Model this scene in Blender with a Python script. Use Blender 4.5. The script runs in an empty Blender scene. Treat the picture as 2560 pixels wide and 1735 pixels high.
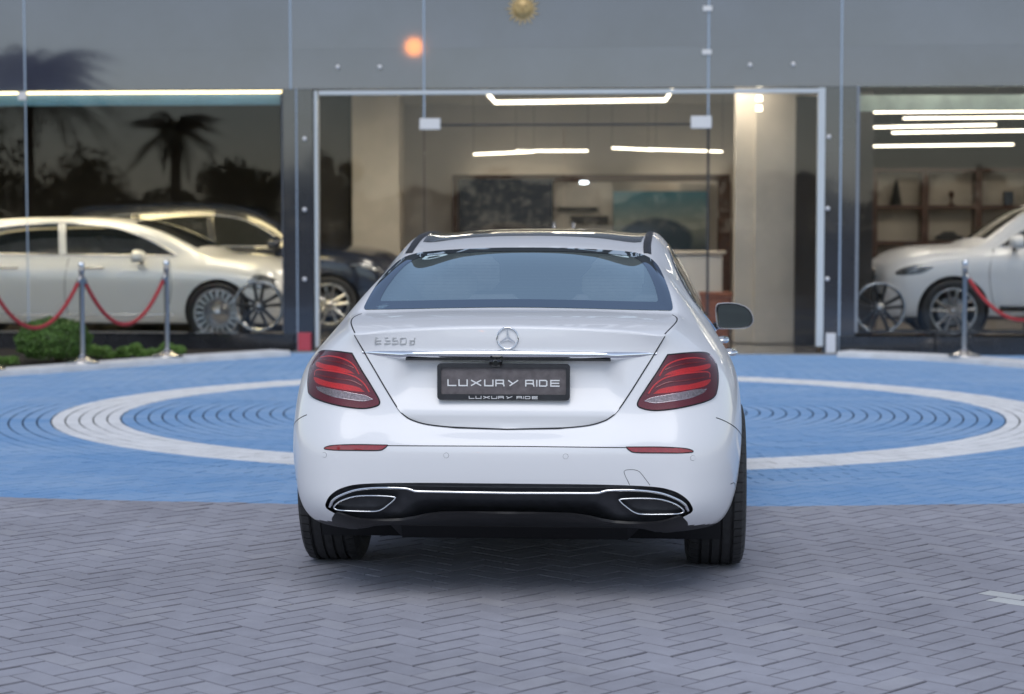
import bpy, math, random
import numpy as np
from mathutils import Vector, Matrix
from mathutils.bvhtree import BVHTree
from mathutils.geometry import delaunay_2d_cdt
random.seed(7)
R = math.radians
S = bpy.context.scene
COL = S.collection

# ---------------------------------------------------------------- camera, sky, sun, exposure
F, CX, CY, CAMH = 4977.8, 1280.0, 867.5, 1.43          # focal length and centre in photo pixels, lens height
PITCH = math.atan((CY - 560.0) / F)
cam = bpy.data.cameras.new('camera'); co = bpy.data.objects.new('camera', cam); COL.objects.link(co)
co.location = (0, 0, CAMH); co.rotation_euler = (R(90) - PITCH, 0, 0)
cam.sensor_width = 36.0; cam.lens = 70.0; cam.clip_end = 3000
cam.dof.use_dof = True; cam.dof.focus_distance = 7.7; cam.dof.aperture_fstop = 2.8; cam.dof.aperture_blades = 9
S.camera = co
W = bpy.data.worlds.new('World'); S.world = W; W.use_nodes = True
wn = W.node_tree.nodes; wl = W.node_tree.links
bgn = wn['Background']
sky = wn.new('ShaderNodeTexSky'); sky.sky_type = 'NISHITA'; sky.sun_disc = False
sky.sun_elevation = R(52); sky.sun_rotation = R(188); sky.air_density = 1.0; sky.dust_density = 0.3; sky.ozone_density = 1.5
hs = wn.new('ShaderNodeHueSaturation'); hs.inputs['Saturation'].default_value = 0.64
wl.new(sky.outputs[0], hs.inputs['Color']); wl.new(hs.outputs[0], bgn.inputs['Color'])
bgn.inputs['Strength'].default_value = 0.10
sl = bpy.data.lights.new('sun', 'SUN'); so = bpy.data.objects.new('sun', sl); COL.objects.link(so)
sl.energy = 0.8; sl.angle = R(40); sl.color = (1, 0.97, 0.93)
so.rotation_euler = (R(90 - 52), 0, R(-8)); so.location = (0, -10, 20)
S.view_settings.view_transform = 'Standard'; S.view_settings.look = 'None'
S.view_settings.exposure = 0.74; S.view_settings.gamma = 1.0

# ---------------------------------------------------------------- pixel helpers (photo pixel -> ray)
CAMP = np.array([0, 0, CAMH]); cP, sP = math.cos(PITCH), math.sin(PITCH)
def ray(px, py):
    u = (px - CX) / F; v = (CY - py) / F
    return np.array([u, cP + v * sP, -sP + v * cP])
def gp(px, py, z=0.0):
    d = ray(px, py); return CAMP + d * ((z - CAMH) / d[2])
# facade frame: local x along the facade, local y inwards
BYAW = R(-4.0); BO = np.array([0, 22.08, 0.0])
bx_ = np.array([math.cos(BYAW), math.sin(BYAW), 0]); by_ = np.array([-math.sin(BYAW), math.cos(BYAW), 0])
def fac(px, py, v=0.0):
    d = ray(px, py); t = np.dot(BO + by_ * v - CAMP, by_) / np.dot(d, by_); p = CAMP + d * t - BO
    return float(p @ bx_), float(p[2])
def fu(px, v=0.0): return fac(px, 560, v)[0]
def fz(py, v=0.0): return fac(1280, py, v)[1]
def bworld(u, v, z=0.0):
    p = BO + bx_ * u + by_ * v; return (float(p[0]), float(p[1]), z)
def mirrored(px, L):
    """ground spot behind the camera whose mirror image in the facade shows in column px after a path of L metres"""
    d = ray(px, 560); p = CAMP + d * L; k = np.dot(p - BO, by_); q = p - 2 * k * by_
    return (float(q[0]), float(q[1]), 0.0)

# ---------------------------------------------------------------- materials
MATS = {}
def mat(name, col=(.5, .5, .5), rough=.5, metal=0., spec=.5, coat=0., var=0., vscale=8., bump=0., bscale=60., emit=None, estr=0., vcol=None):
    m = bpy.data.materials.new(name); m.use_nodes = True; MATS[name] = m
    nt = m.node_tree; b = nt.nodes['Principled BSDF']
    b.inputs['Base Color'].default_value = (*col, 1); b.inputs['Roughness'].default_value = rough
    b.inputs['Metallic'].default_value = metal; b.inputs['Specular IOR Level'].default_value = spec
    b.inputs['Coat Weight'].default_value = coat; b.inputs['Coat Roughness'].default_value = .03
    if emit: b.inputs['Emission Color'].default_value = (*emit, 1); b.inputs['Emission Strength'].default_value = estr
    if var or bump:
        g = nt.nodes.new('ShaderNodeNewGeometry')
    if var:
        n = nt.nodes.new('ShaderNodeTexNoise'); n.inputs['Scale'].default_value = vscale; n.inputs['Detail'].default_value = 6
        nt.links.new(g.outputs['Position'], n.inputs['Vector'])
        r = nt.nodes.new('ShaderNodeValToRGB')
        c2 = vcol or tuple(c * (1 - var) for c in col)
        r.color_ramp.elements[0].position = .35; r.color_ramp.elements[1].position = .68
        r.color_ramp.elements[0].color = (*c2, 1); r.color_ramp.elements[1].color = (*col, 1)
        nt.links.new(n.outputs['Fac'], r.inputs['Fac']); nt.links.new(r.outputs['Color'], b.inputs['Base Color'])
    if bump:
        n2 = nt.nodes.new('ShaderNodeTexNoise'); n2.inputs['Scale'].default_value = bscale; n2.inputs['Detail'].default_value = 5
        nt.links.new(g.outputs['Position'], n2.inputs['Vector'])
        bp = nt.nodes.new('ShaderNodeBump'); bp.inputs['Strength'].default_value = bump; bp.inputs['Distance'].default_value = .01
        nt.links.new(n2.outputs['Fac'], bp.inputs['Height']); nt.links.new(bp.outputs['Normal'], b.inputs['Normal'])
    return m
def glass(name, tint, refl, rough=0.0, gcol=(1, 1, 1), streak=0.):
    m = bpy.data.materials.new(name); m.use_nodes = True; MATS[name] = m
    nt = m.node_tree; nt.nodes.clear()
    o = nt.nodes.new('ShaderNodeOutputMaterial'); mx = nt.nodes.new('ShaderNodeMixShader')
    t = nt.nodes.new('ShaderNodeBsdfTransparent'); t.inputs[0].default_value = (*tint, 1)
    g = nt.nodes.new('ShaderNodeBsdfGlossy'); g.inputs['Roughness'].default_value = rough; g.inputs[0].default_value = (*gcol, 1)
    lw = nt.nodes.new('ShaderNodeFresnel'); lw.inputs[0].default_value = 1.5
    ad = nt.nodes.new('ShaderNodeMath'); ad.operation = 'ADD'; ad.use_clamp = True; ad.inputs[1].default_value = refl - .04
    nt.links.new(lw.outputs[0], ad.inputs[0]); nt.links.new(ad.outputs[0], mx.inputs[0])
    nt.links.new(t.outputs[0], mx.inputs[1]); nt.links.new(g.outputs[0], mx.inputs[2]); nt.links.new(mx.outputs[0], o.inputs[0])
    if streak:   # faint waviness of real float glass
        ge = nt.nodes.new('ShaderNodeNewGeometry'); n = nt.nodes.new('ShaderNodeTexNoise'); n.inputs['Scale'].default_value = .9
        n.inputs['Detail'].default_value = 1.0
        bp = nt.nodes.new('ShaderNodeBump'); bp.inputs['Strength'].default_value = streak; bp.inputs['Distance'].default_value = .01
        nt.links.new(ge.outputs['Position'], n.inputs['Vector']); nt.links.new(n.outputs['Fac'], bp.inputs['Height'])
        nt.links.new(bp.outputs[0], g.inputs['Normal'])
    return m
mat('white_paint', (.79, .79, .81), .40, 0, .4, .6)
mat('silver_paint', (.82, .82, .80), .3, .1, .5, 1.0)
mat('navy_paint', (.010, .016, .035), .25, .1, .5, 1.0)
mat('car_black', (.012, .012, .014), .45, 0, .4)
mat('gloss_black', (.006, .006, .007), .06, 0, .5, 1.0)
mat('satin_black', (.034, .035, .041), .38, 0, .5, 0, .3, 30)
mat('gap_black', (.006, .006, .008), .7)
mat('chrome', (.86, .88, .91), .06, 1.0)
mat('badge_silver', (.66, .67, .70), .28, .8)
mat('satin_chrome', (.56, .56, .58), .22, 1.0)
mat('rubber', (.036, .036, .038), .62, 0, .35, 0, .35, 40, .25, 300)
mat('rim_silver', (.55, .56, .58), .25, .9)
mat('rim_dark', (.05, .052, .056), .35, .6)
mat('disc_grey', (.25, .25, .26), .4, .9)
mat('lamp_housing', (.19, .009, .024), .25, 0, .5)
mat('lamp_red', (1.0, .03, .03), .3, 0, .5, 0, .3, 260)
mat('lamp_red_line', (.95, .05, .055), .3, 0, .5)
mat('lamp_white', (.50, .51, .52), .25, .3, .5, 0, .5, 160)
mat('reflector_red', (.36, .008, .014), .15, 0, .5, 1.0, .3, 120)
mat('head_lamp', (.30, .32, .34), .1, .3, .6, 1.0, .8, 14)
mat('dark_glass', (.010, .013, .014), .03, 0, .6, 1.0)
mat('beige_leather', (.78, .77, .74), .55, 0, .4, 0, .15, 20)
mat('dark_trim', (.03, .03, .032), .6)
mat('plate_face', (.165, .145, .150), .42, 0, .5, 0, .35, 34, .15, 500)
mat('letter_white', (.80, .80, .80), .5)
mat('mirror_glass', (.30, .36, .38), .02, 1.0)
glass('rear_glass', (.92, .98, 1.0), .66, .0, (.76, .94, 1.0))
glass('window_frit', (.004, .004, .006), .42, .0, (.70, .84, 1.0))
glass('roof_tint', (.42, .44, .46), .05)
glass('side_glass', (.72, .78, .78), .10)
glass('lamp_lens', (.97, .88, .89), .03)
glass('shop_glass', (.95, .96, .96), .018, 0, (1, 1, 1), .02)

def obj(name, verts, faces, m, parent=None, smooth=False, mats=None, fm=None):
    me = bpy.data.meshes.new(name); me.from_pydata([tuple(map(float, v)) for v in verts], [], [tuple(int(i) for i in f) for f in faces])
    for x in ([m] if m is not None else (mats or [])):
        me.materials.append(MATS[x] if isinstance(x, str) else x)
    if fm is not None: me.polygons.foreach_set('material_index', fm)
    if smooth: me.polygons.foreach_set('use_smooth', [True] * len(me.polygons))
    me.update()
    o = bpy.data.objects.new(name, me); COL.objects.link(o); o.parent = parent
    return o
def empty(name, loc=(0, 0, 0), rz=0., parent=None):
    o = bpy.data.objects.new(name, None); COL.objects.link(o); o.location = loc; o.rotation_euler = (0, 0, rz); o.parent = parent
    o.empty_display_size = .2
    return o
def tag(o, label, cat, group=None):
    o['label'] = label; o['category'] = cat
    if group: o['group'] = group
    return o
def structure(o): o['kind'] = 'structure'; return o
def copy_tree(o, parent=None):
    c = o.copy(); COL.objects.link(c); c.parent = parent
    for ch in list(o.children): copy_tree(ch, c)
    return c

class MB:
    """collects simple solids into one mesh"""
    def __init__(s): s.v = []; s.f = []
    def add(s, v, f):
        n = len(s.v); s.v += [tuple(map(float, p)) for p in v]; s.f += [tuple(i + n for i in q) for q in f]; return s
    def box(s, x0, x1, y0, y1, z0, z1, bev=0.):
        if not bev:
            v = [(x, y, z) for z in (z0, z1) for y in (y0, y1) for x in (x0, x1)]
            return s.add(v, [(0, 2, 3, 1), (4, 5, 7, 6), (0, 1, 5, 4), (2, 6, 7, 3), (0, 4, 6, 2), (1, 3, 7, 5)])
        v = []; X = (x0, x1); Y = (y0, y1); Z = (z0, z1); idx = {}
        for a in (0, 1):
            for b in (0, 1):
                for c in (0, 1):
                    p = [X[a], Y[b], Z[c]]
                    for ax, sgn in ((0, a), (1, b), (2, c)):
                        q = list(p)
                        for k, sg in ((0, a), (1, b), (2, c)):
                            if k != ax: q[k] += bev * (1 - 2 * sg)
                        idx[(a, b, c, ax)] = len(v); v.append(q)
        f = []
        for ax in range(3):
            o = [k for k in range(3) if k != ax]
            for sg in (0, 1):
                loop = []
                for p, q in ((0, 0), (1, 0), (1, 1), (0, 1)):
                    key = [0, 0, 0]; key[ax] = sg; key[o[0]] = p; key[o[1]] = q
                    loop.append(idx[(*key, ax)])
                if (sg == 0) ^ (ax == 1): loop = loop[::-1]
                f.append(tuple(loop))
        for ax in range(3):
            o = [k for k in range(3) if k != ax]
            for p in (0, 1):
                for q in (0, 1):
                    k0 = [0, 0, 0]; k1 = [0, 0, 0]; k1[ax] = 1
                    for k in (k0, k1): k[o[0]] = p; k[o[1]] = q
                    f.append((idx[(*k0, o[0])], idx[(*k1, o[0])], idx[(*k1, o[1])], idx[(*k0, o[1])]))
        for a in (0, 1):
            for b in (0, 1):
                for c in (0, 1): f.append((idx[(a, b, c, 0)], idx[(a, b, c, 1)], idx[(a, b, c, 2)]))
        return s.add(v, f)
    def tube(s, pts, r, n=10, caps=True, closed=False):
        pts = [Vector(p) for p in pts]; rr = r if isinstance(r, (list, tuple)) else [r] * len(pts)
        v = []; N = len(pts); up = None
        for i, p in enumerate(pts):
            a = pts[(i - 1) % N] if (closed or i) else p; b = pts[(i + 1) % N] if (closed or i < N - 1) else p
            t = (b - a).normalized()
            if up is None: up = Vector((0, 0, 1)) if abs(t.z) < .9 else Vector((1, 0, 0))
            e = (up - t * up.dot(t)).normalized(); g = t.cross(e); up = e
            for k in range(n):
                an = 2 * math.pi * k / n; v.append(p + (e * math.cos(an) + g * math.sin(an)) * rr[i])
        f = []
        for i in range(N if closed else N - 1):
            for k in range(n):
                f.append((i * n + k, i * n + (k + 1) % n, ((i + 1) % N) * n + (k + 1) % n, ((i + 1) % N) * n + k))
        if caps and not closed:
            f.append(tuple(range(n))[::-1]); f.append(tuple((N - 1) * n + k for k in range(n)))
        return s.add(v, f)
    def lathe(s, prof, n=32, axis='z', at=(0, 0, 0), closed=False):
        v = []; P = len(prof)
        for k in range(n):
            a = 2 * math.pi * k / n; c, d = math.cos(a), math.sin(a)
            for r, h in prof:
                q = (r * c, r * d, h) if axis == 'z' else ((h, r * c, r * d) if axis == 'x' else (r * c, h, r * d))
                v.append((q[0] + at[0], q[1] + at[1], q[2] + at[2]))
        f = []
        for k in range(n):
            for i in range(P if closed else P - 1):
                f.append((k * P + i, k * P + (i + 1) % P, ((k + 1) % n) * P + (i + 1) % P, ((k + 1) % n) * P + i))
        return s.add(v, f)
    def prism(s, poly, z0, z1, plane='xz'):
        n = len(poly)
        mk = {'xz': lambda a, b, c: (a, c, b), 'xy': lambda a, b, c: (a, b, c), 'yz': lambda a, b, c: (c, a, b)}[plane]
        v = [mk(a, b, z0) for a, b in poly] + [mk(a, b, z1) for a, b in poly]
        f = [tuple(range(n))[::-1], tuple(range(n, 2 * n))] + [(i, (i + 1) % n, n + (i + 1) % n, n + i) for i in range(n)]
        return s.add(v, f)
    def build(s, name, m, parent=None, smooth=False): return obj(name, s.v, s.f, m, parent, smooth)
def smooth_by_angle(o, ang=35):
    me = o.data; me.polygons.foreach_set('use_smooth', [True] * len(me.polygons))
    import bmesh
    bm = bmesh.new(); bm.from_mesh(me); bmesh.ops.recalc_face_normals(bm, faces=bm.faces)
    for e in bm.edges:
        if len(e.link_faces) == 2 and e.calc_face_angle(0) > R(ang): e.smooth = False
    bm.to_mesh(me); bm.free(); return o

# ---------------------------------------------------------------- stroke lettering
GL = {'L': [[(0, 1), (0, 0), (1, 0)]], 'U': [[(0, 1), (0, 0), (1, 0), (1, 1)]], 'X': [[(0, 1), (1, 0)], [(0, 0), (1, 1)]],
      'R': [[(0, 0), (0, 1), (.93, 1), (.93, .42), (0, .42)], [(.72, .42), (.95, .3), (1, 0)]], 'Y': [[(0, 1), (.48, .36)], [(1, 1), (.14, 0)]],
      'I': [[(.5, 0), (.5, 1)]], 'D': [[(0, 0), (0, 1), (.86, 1), (1, .84), (1, .16), (.86, 0), (0, 0)]],
      'E': [[(1, 1), (0, 1), (0, 0), (1, 0)], [(0, .5), (.95, .5)]],
      '3': [[(0, 1), (1, 1), (1, 0), (0, 0)], [(.2, .5), (1, .5)]], '5': [[(1, 1), (0, 1), (0, .55), (1, .55), (1, 0), (0, 0)]],
      '0': [[(0, .1), (0, .9), (.1, 1), (.9, 1), (1, .9), (1, .1), (.9, 0), (.1, 0), (0, .1)]],
      'd': [[(1, 1.0), (1, 0), (0, 0), (0, .6), (1, .6)]]}
LUX = [('L', 345, 480), ('U', 510, 650), ('X', 690, 860), ('U', 895, 1035), ('R', 1062, 1200), ('Y', 1245, 1410), ('R', 1507, 1645), ('I', 1660, 1700), ('D', 1712, 1838), ('E', 1880, 2020)]
def glyph_mb(ch, x0, x1, z0, z1, w, y0, y1, slant=0.):
    mb = MB()
    for si, st in enumerate(GL[ch]):
        P = [Vector((x0 + w / 2 + a * (x1 - x0 - w) + slant * b * (z1 - z0), z0 + w / 2 + b * (z1 - z0 - w))) for a, b in st]
        for i, (a, b) in enumerate(zip(P[:-1], P[1:])):
            d = (b - a).normalized() * (w / 2); n = Vector((-d.y, d.x))
            e = .0006 * (si * 5 + i) * (y1 - y0) / .004 * .12
            q = [a - d - n, b + d - n, b + d + n, a - d + n]
            if ch in 'XY': q = [a - n, b - n, b + n, a + n]
            mb.prism([(p.x, p.y) for p in q], y0 - e if y0 < y1 else y0 + e, y1)
    return mb

# ================================================================= CARS
def catmull(pts, corners=(), n=8, closed=True):
    """smooth polyline through 2-D or 3-D points; 'corners' stay sharp"""
    P = [np.array(p, float) for p in pts]; N = len(P); out = []
    for i in range(N if closed else N - 1):
        p1, p2 = P[i], P[(i + 1) % N]
        p0 = P[i - 1] if (closed or i > 0) and i not in corners else 2 * p1 - p2
        j = (i + 1) % N
        p3 = P[(i + 2) % N] if (closed or i < N - 2) and j not in corners else 2 * p2 - p1
        for k in range(n):
            t = k / n
            out.append(.5 * ((2 * p1) + (p2 - p0) * t + (2 * p0 - 5 * p1 + 4 * p2 - p3) * t * t + (3 * p1 - p0 - 3 * p2 + p3) * t ** 3))
    if not closed: out.append(P[-1])
    return out
def inpoly(x, y, poly):
    c = False; j = len(poly) - 1
    for i in range(len(poly)):
        xi, yi = poly[i][0], poly[i][1]; xj, yj = poly[j][0], poly[j][1]
        if (yi > y) != (yj > y) and x < (xj - xi) * (y - yi) / (yj - yi) + xi: c = not c
        j = i
    return c
def resample(poly, h):
    out = []; n = len(poly)
    for i in range(n):
        a = np.array(poly[i]); b = np.array(poly[(i + 1) % n]); d = np.linalg.norm(b - a); k = max(1, int(round(d / h)))
        if d < 1e-5: continue
        for j in range(k): out.append(a + (b - a) * j / k)
    return out

FR = [0, .3, .6, .85, 1.0]; I_ = 4
class Car:
    def __init__(s, side, rear_c, front_c, top_c, K=7, level=3, crease=(), sc=(1, 1, 1)):
        """side: stations x rows of (x,y,z); rear_c/front_c: rows of (y,z) on the centre line; top_c: per station z (and optional y) on the centre line"""
        J = len(side) - 1; idx = {}; V = []
        def put(key, p):
            if key not in idx: idx[key] = len(V); V.append([p[0] * sc[0], p[1] * sc[1], p[2] * sc[2]])
            return idx[key]
        def sd(i, j, k):
            g = 1 if i > 0 else -1; x, y, z = side[j][k]; return put(('S', g, j, k), (g * x, y, z))
        def rear(i, k):
            if abs(i) == I_: return sd(i, 0, k)
            f = FR[abs(i)]; x, y, z = side[0][k]; yc, zc = rear_c[k]
            return put(('R', i, k), (math.copysign(f * x, i), yc + (y - yc) * f ** 2.6, zc + (z - zc) * f ** 2.2))
        def front(i, k):
            if abs(i) == I_: return sd(i, J, k)
            f = FR[abs(i)]; x, y, z = side[J][k]; yc, zc = front_c[k]
            return put(('F', i, k), (math.copysign(f * x, i), yc + (y - yc) * f ** 2.2, zc + (z - zc) * f ** 2))
        def top(i, j):
            if j == 0: return rear(i, K)
            if j == J: return front(i, K)
            if abs(i) == I_: return sd(i, j, K)
            f = FR[abs(i)]; x, y, z = side[j][K]; zc, yc = top_c[j]
            return put(('T', i, j), (math.copysign(f * x, i), y + yc * (1 - f * f), zc + (z - zc) * f ** 2.3))
        def bot(i, j):
            if j == 0: return rear(i, 0)
            if j == J: return front(i, 0)
            if abs(i) == I_: return sd(i, j, 0)
            f = FR[abs(i)]; x, y, z = side[j][0]
            return put(('B', i, j), (math.copysign(f * x, i), y, z))
        Fc = []; II = range(-I_, I_)
        for i in II:
            for k in range(K):
                Fc.append((rear(i, k), rear(i + 1, k), rear(i + 1, k + 1), rear(i, k + 1)))
                Fc.append((front(i + 1, k), front(i, k), front(i, k + 1), front(i + 1, k + 1)))
            for j in range(J):
                Fc.append((top(i, j), top(i + 1, j), top(i + 1, j + 1), top(i, j + 1)))
                Fc.append((bot(i + 1, j), bot(i, j), bot(i, j + 1), bot(i + 1, j + 1)))
        for g in (-I_, I_):
            for j in range(J):
                for k in range(K):
                    q = (sd(g, j, k), sd(g, j + 1, k), sd(g, j + 1, k + 1), sd(g, j, k + 1))
                    Fc.append(q if g > 0 else q[::-1])
        me = bpy.data.meshes.new('cage'); me.from_pydata(V, [], Fc); me.update()
        if crease:
            at = me.attributes.new('crease_edge', 'FLOAT', 'EDGE'); ek = {tuple(sorted(e.vertices)): e.index for e in me.edges}
            for kind, a, w in crease:
                for i in II:
                    if kind == 'rear': p, q = rear(i, a), rear(i + 1, a)
                    elif kind == 'top': p, q = top(i, a), top(i + 1, a)
                    else: continue
                    at.data[ek[tuple(sorted((p, q)))]].value = w
                if kind == 'side':
                    k, j0, j1 = a
                    for g in (-I_, I_):
                        for j in range(j0, j1): at.data[ek[tuple(sorted((sd(g, j, k), sd(g, j + 1, k))))]].value = w
        o = bpy.data.objects.new('cage', me); COL.objects.link(o)
        md = o.modifiers.new('s', 'SUBSURF'); md.levels = 2; md.use_limit_surface = True
        T = np.array(V); cur = T.copy(); n = len(V)
        for it in range(5):
            me.vertices.foreach_set('co', cur.ravel()); me.update()
            dg = bpy.context.evaluated_depsgraph_get(); dg.update(); ev = o.evaluated_get(dg).data
            a = np.empty(len(ev.vertices) * 3); ev.vertices.foreach_get('co', a); a = a.reshape(-1, 3)[:n]
            cur = cur + .85 * (T - a)
        me.vertices.foreach_set('co', cur.ravel()); md.levels = level; me.update()
        dg = bpy.context.evaluated_depsgraph_get(); dg.update(); ev = o.evaluated_get(dg).data
        a = np.empty(len(ev.vertices) * 3); ev.vertices.foreach_get('co', a); s.V = a.reshape(-1, 3).copy()
        q = np.empty(len(ev.polygons) * 4, dtype=np.int32); ev.polygons.foreach_get('vertices', q); s.Q = q.reshape(-1, 4).copy()
        bpy.data.objects.remove(o); bpy.data.meshes.remove(me)
        s.bvh = BVHTree.FromPolygons([Vector(v) for v in s.V], [tuple(map(int, f)) for f in s.Q])
        s.cen = s.V[s.Q].mean(axis=1); s.keep = np.ones(len(s.Q), bool); s.arches = []
    # --- casting
    def hit(s, kind, a, b):
        if kind == 'rear': o, d = Vector((a, -4, b)), Vector((0, 1, 0))
        elif kind == 'front': o, d = Vector((a, 9, b)), Vector((0, -1, 0))
        elif kind == 'top': o, d = Vector((a, b, 4)), Vector((0, 0, -1))
        elif kind == 'right': o, d = Vector((4, a, b)), Vector((-1, 0, 0))
        else: o, d = Vector((-4, a, b)), Vector((1, 0, 0))
        p, n, i, t = s.bvh.ray_cast(o, d)
        if p is None or (kind == 'rear' and b < .5 and p.y > -.4): p, n, i, t = s.bvh.find_nearest(o + d * 3.1)
        if n.dot(d) > 0: n = -n
        return p, n
    def cut(s, kind, poly, cond=None, snap=.022):
        dead = []
        ax = {'rear': (0, 2), 'front': (0, 2), 'top': (0, 1), 'right': (1, 2), 'left': (1, 2)}[kind]
        P = np.array(poly); lo = P.min(0); hi = P.max(0); c = s.cen
        m = (c[:, ax[0]] > lo[0]) & (c[:, ax[0]] < hi[0]) & (c[:, ax[1]] > lo[1]) & (c[:, ax[1]] < hi[1]) & s.keep
        for i in np.nonzero(m)[0]:
            if cond and not cond(c[i]): continue
            if inpoly(c[i, ax[0]], c[i, ax[1]], poly): s.keep[i] = False; dead.append(i)
        if not snap or not dead: return
        A = P; B = np.roll(P, -1, axis=0); D = B - A; L2 = (D ** 2).sum(1) + 1e-12
        for v in np.intersect1d(np.unique(s.Q[dead]), np.unique(s.Q[s.keep])):
            p = s.V[v]; q = np.array([p[ax[0]], p[ax[1]]]); t = np.clip(((q - A) * D).sum(1) / L2, 0, 1); C = A + D * t[:, None]; d = np.hypot(*(C - q).T); k = d.argmin()
            if d[k] < snap:
                h, n = s.hit(kind, float(C[k, 0]), float(C[k, 1]))
                if np.linalg.norm(np.array(h) - p) < .08: s.V[v] = h
    def arch(s, yw, zw, r, xin=.45):
        d = np.hypot(s.cen[:, 1] - yw, s.cen[:, 2] - zw); kill = (d < r) & (np.abs(s.cen[:, 0]) > xin) & s.keep
        s.keep &= ~kill
        vk = np.unique(s.Q[kill]); vr = np.unique(s.Q[s.keep]); b = np.intersect1d(vk, vr)
        for v in b:
            p = s.V[v]
            if abs(p[0]) < xin + .03: continue
            dy, dz = p[1] - yw, p[2] - zw; L = math.hypot(dy, dz)
            if L > 1e-6 and L < r * 1.15: s.V[v, 1] = yw + dy / L * r; s.V[v, 2] = zw + dz / L * r
        s.arches.append((yw, zw, r, xin))
    def body(s, root, paint, under='car_black', zdark=.0):
        Q = s.Q[s.keep]; used = np.unique(Q); remap = -np.ones(len(s.V), int); remap[used] = np.arange(len(used))
        V = s.V[used]; Qn = remap[Q]
        a, b, c = s.V[Q[:, 0]], s.V[Q[:, 1]], s.V[Q[:, 2]]; nn = np.cross(b - a, c - a); nn /= np.linalg.norm(nn, axis=1)[:, None] + 1e-9
        kc = s.cen[s.keep]; fm = (((nn[:, 2] < -.80) & (kc[:, 2] < .45)) | ((kc[:, 2] < .37) & (np.abs(kc[:, 0]) < .645) & (kc[:, 1] < -.72))).astype(np.int32)
        o = obj('body', V, Qn, None, root, True, [paint, under], fm)
        for yw, zw, r, xin in s.arches:
            for g in (-1, 1):
                mb = MB(); n = 28; v = []
                for k in range(n + 1):
                    an = R(-32) + k / n * R(244); y, z = yw + r * math.cos(an), zw + r * math.sin(an)
                    p, nrm = s.hit('right' if g > 0 else 'left', y, max(z, .26)); v += [(p.x - g * .004, y, z), (g * xin, y, z)]
                f = [(2 * k, 2 * k + 2, 2 * k + 3, 2 * k + 1) for k in range(n)]
                mb.add(v, f)
                m2 = len(mb.v); mb.add([(g * xin, yw + r * math.cos(R(-32) + k / n * R(244)), zw + r * math.sin(R(-32) + k / n * R(244))) for k in range(n + 1)], [tuple(range(n + 1))])
                mb.build('arch_liner', under, root, True)
        return o
    # --- conforming pieces
    def patch(s, name, kind, poly, m, parent, off=.003, h=.02, fl=.012, delta=None, smooth=True):
        B = resample(poly, h); nb = len(B); P = np.array(poly); lo = P.min(0); hi = P.max(0); pts = [Vector((float(b[0]), float(b[1]))) for b in B]
        x = lo[0] + h / 2
        BB = np.array(B)
        while x < hi[0]:
            z = lo[1] + h / 2
            while z < hi[1]:
                if inpoly(x, z, B) and np.min(np.hypot(BB[:, 0] - x, BB[:, 1] - z)) > .45 * h: pts.append(Vector((x, z)))
                z += h
            x += h
        r = delaunay_2d_cdt(pts, [], [list(range(nb))], 1, 1e-6)
        v2, fc, ov = r[0], r[2], r[3]
        V = []; N = []
        for p in v2:
            q, n = s.hit(kind, p.x, p.y)
            if delta: q = q + Vector(delta(p.x, p.y))
            V.append(q + n * off); N.append(n)
        dirv = {'rear': Vector((0, -1, 0)), 'front': Vector((0, 1, 0)), 'top': Vector((0, 0, 1)), 'right': Vector((1, 0, 0)), 'left': Vector((-1, 0, 0))}[kind]
        Fc = []
        for f in fc:
            a, b, c = V[f[0]], V[f[1]], V[f[2]]
            Fc.append(tuple(f) if (b - a).cross(c - a).dot(dirv) >= 0 else tuple(f)[::-1])
        if fl:
            ec = {}
            for f in Fc:
                for a, b in zip(f, f[1:] + f[:1]): ec[(a, b)] = 1
            be = [(a, b) for a, b in ec if (b, a) not in ec]; mp = {}
            for a, b in be:
                for k in (a, b):
                    if k not in mp: mp[k] = (len(V), len(V) + 1); V.append(V[k].copy()); V.append(V[k] - N[k] * fl)
            for a, b in be: Fc.append((mp[b][0], mp[a][0], mp[a][1], mp[b][1]))
        return obj(name, V, Fc, m, parent, smooth)
    def ring(s, name, kind, outer, inner, m, parent, off=.003, rows=4):
        n = len(outer); V = []; Fc = []
        for k in range(rows + 1):
            for a, b in zip(outer, inner):
                x, z = np.array(a) + (np.array(b) - np.array(a)) * k / rows; p, nn = s.hit(kind, x, z); V.append(p + nn * off)
        for k in range(rows):
            for i in range(n): Fc.append((k * n + i, k * n + (i + 1) % n, (k + 1) * n + (i + 1) % n, (k + 1) * n + i))
        return obj(name, V, Fc, m, parent, True)
    def ribbon(s, name, kind, path, m, parent, w=.0045, hgt=.0006, closed=False, off=.0, step=.015, delta=None, prof=5):
        pts = [np.array(p, float) for p in path]; seg = []
        for i in range(len(pts) if closed else len(pts) - 1):
            a, b = pts[i], pts[(i + 1) % len(pts)]; k = max(1, int(np.linalg.norm(b - a) / step))
            seg += [a + (b - a) * t / k for t in range(k)]
        if not closed: seg.append(pts[-1])
        H = []
        for q in seg:
            p, n = s.hit(kind, q[0], q[1]); 
            if delta: p = p + Vector(delta(q[0], q[1]))
            H.append((p + n * off, n))
        return s.sweep(name, H, m, parent, w, hgt, closed, prof)
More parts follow.
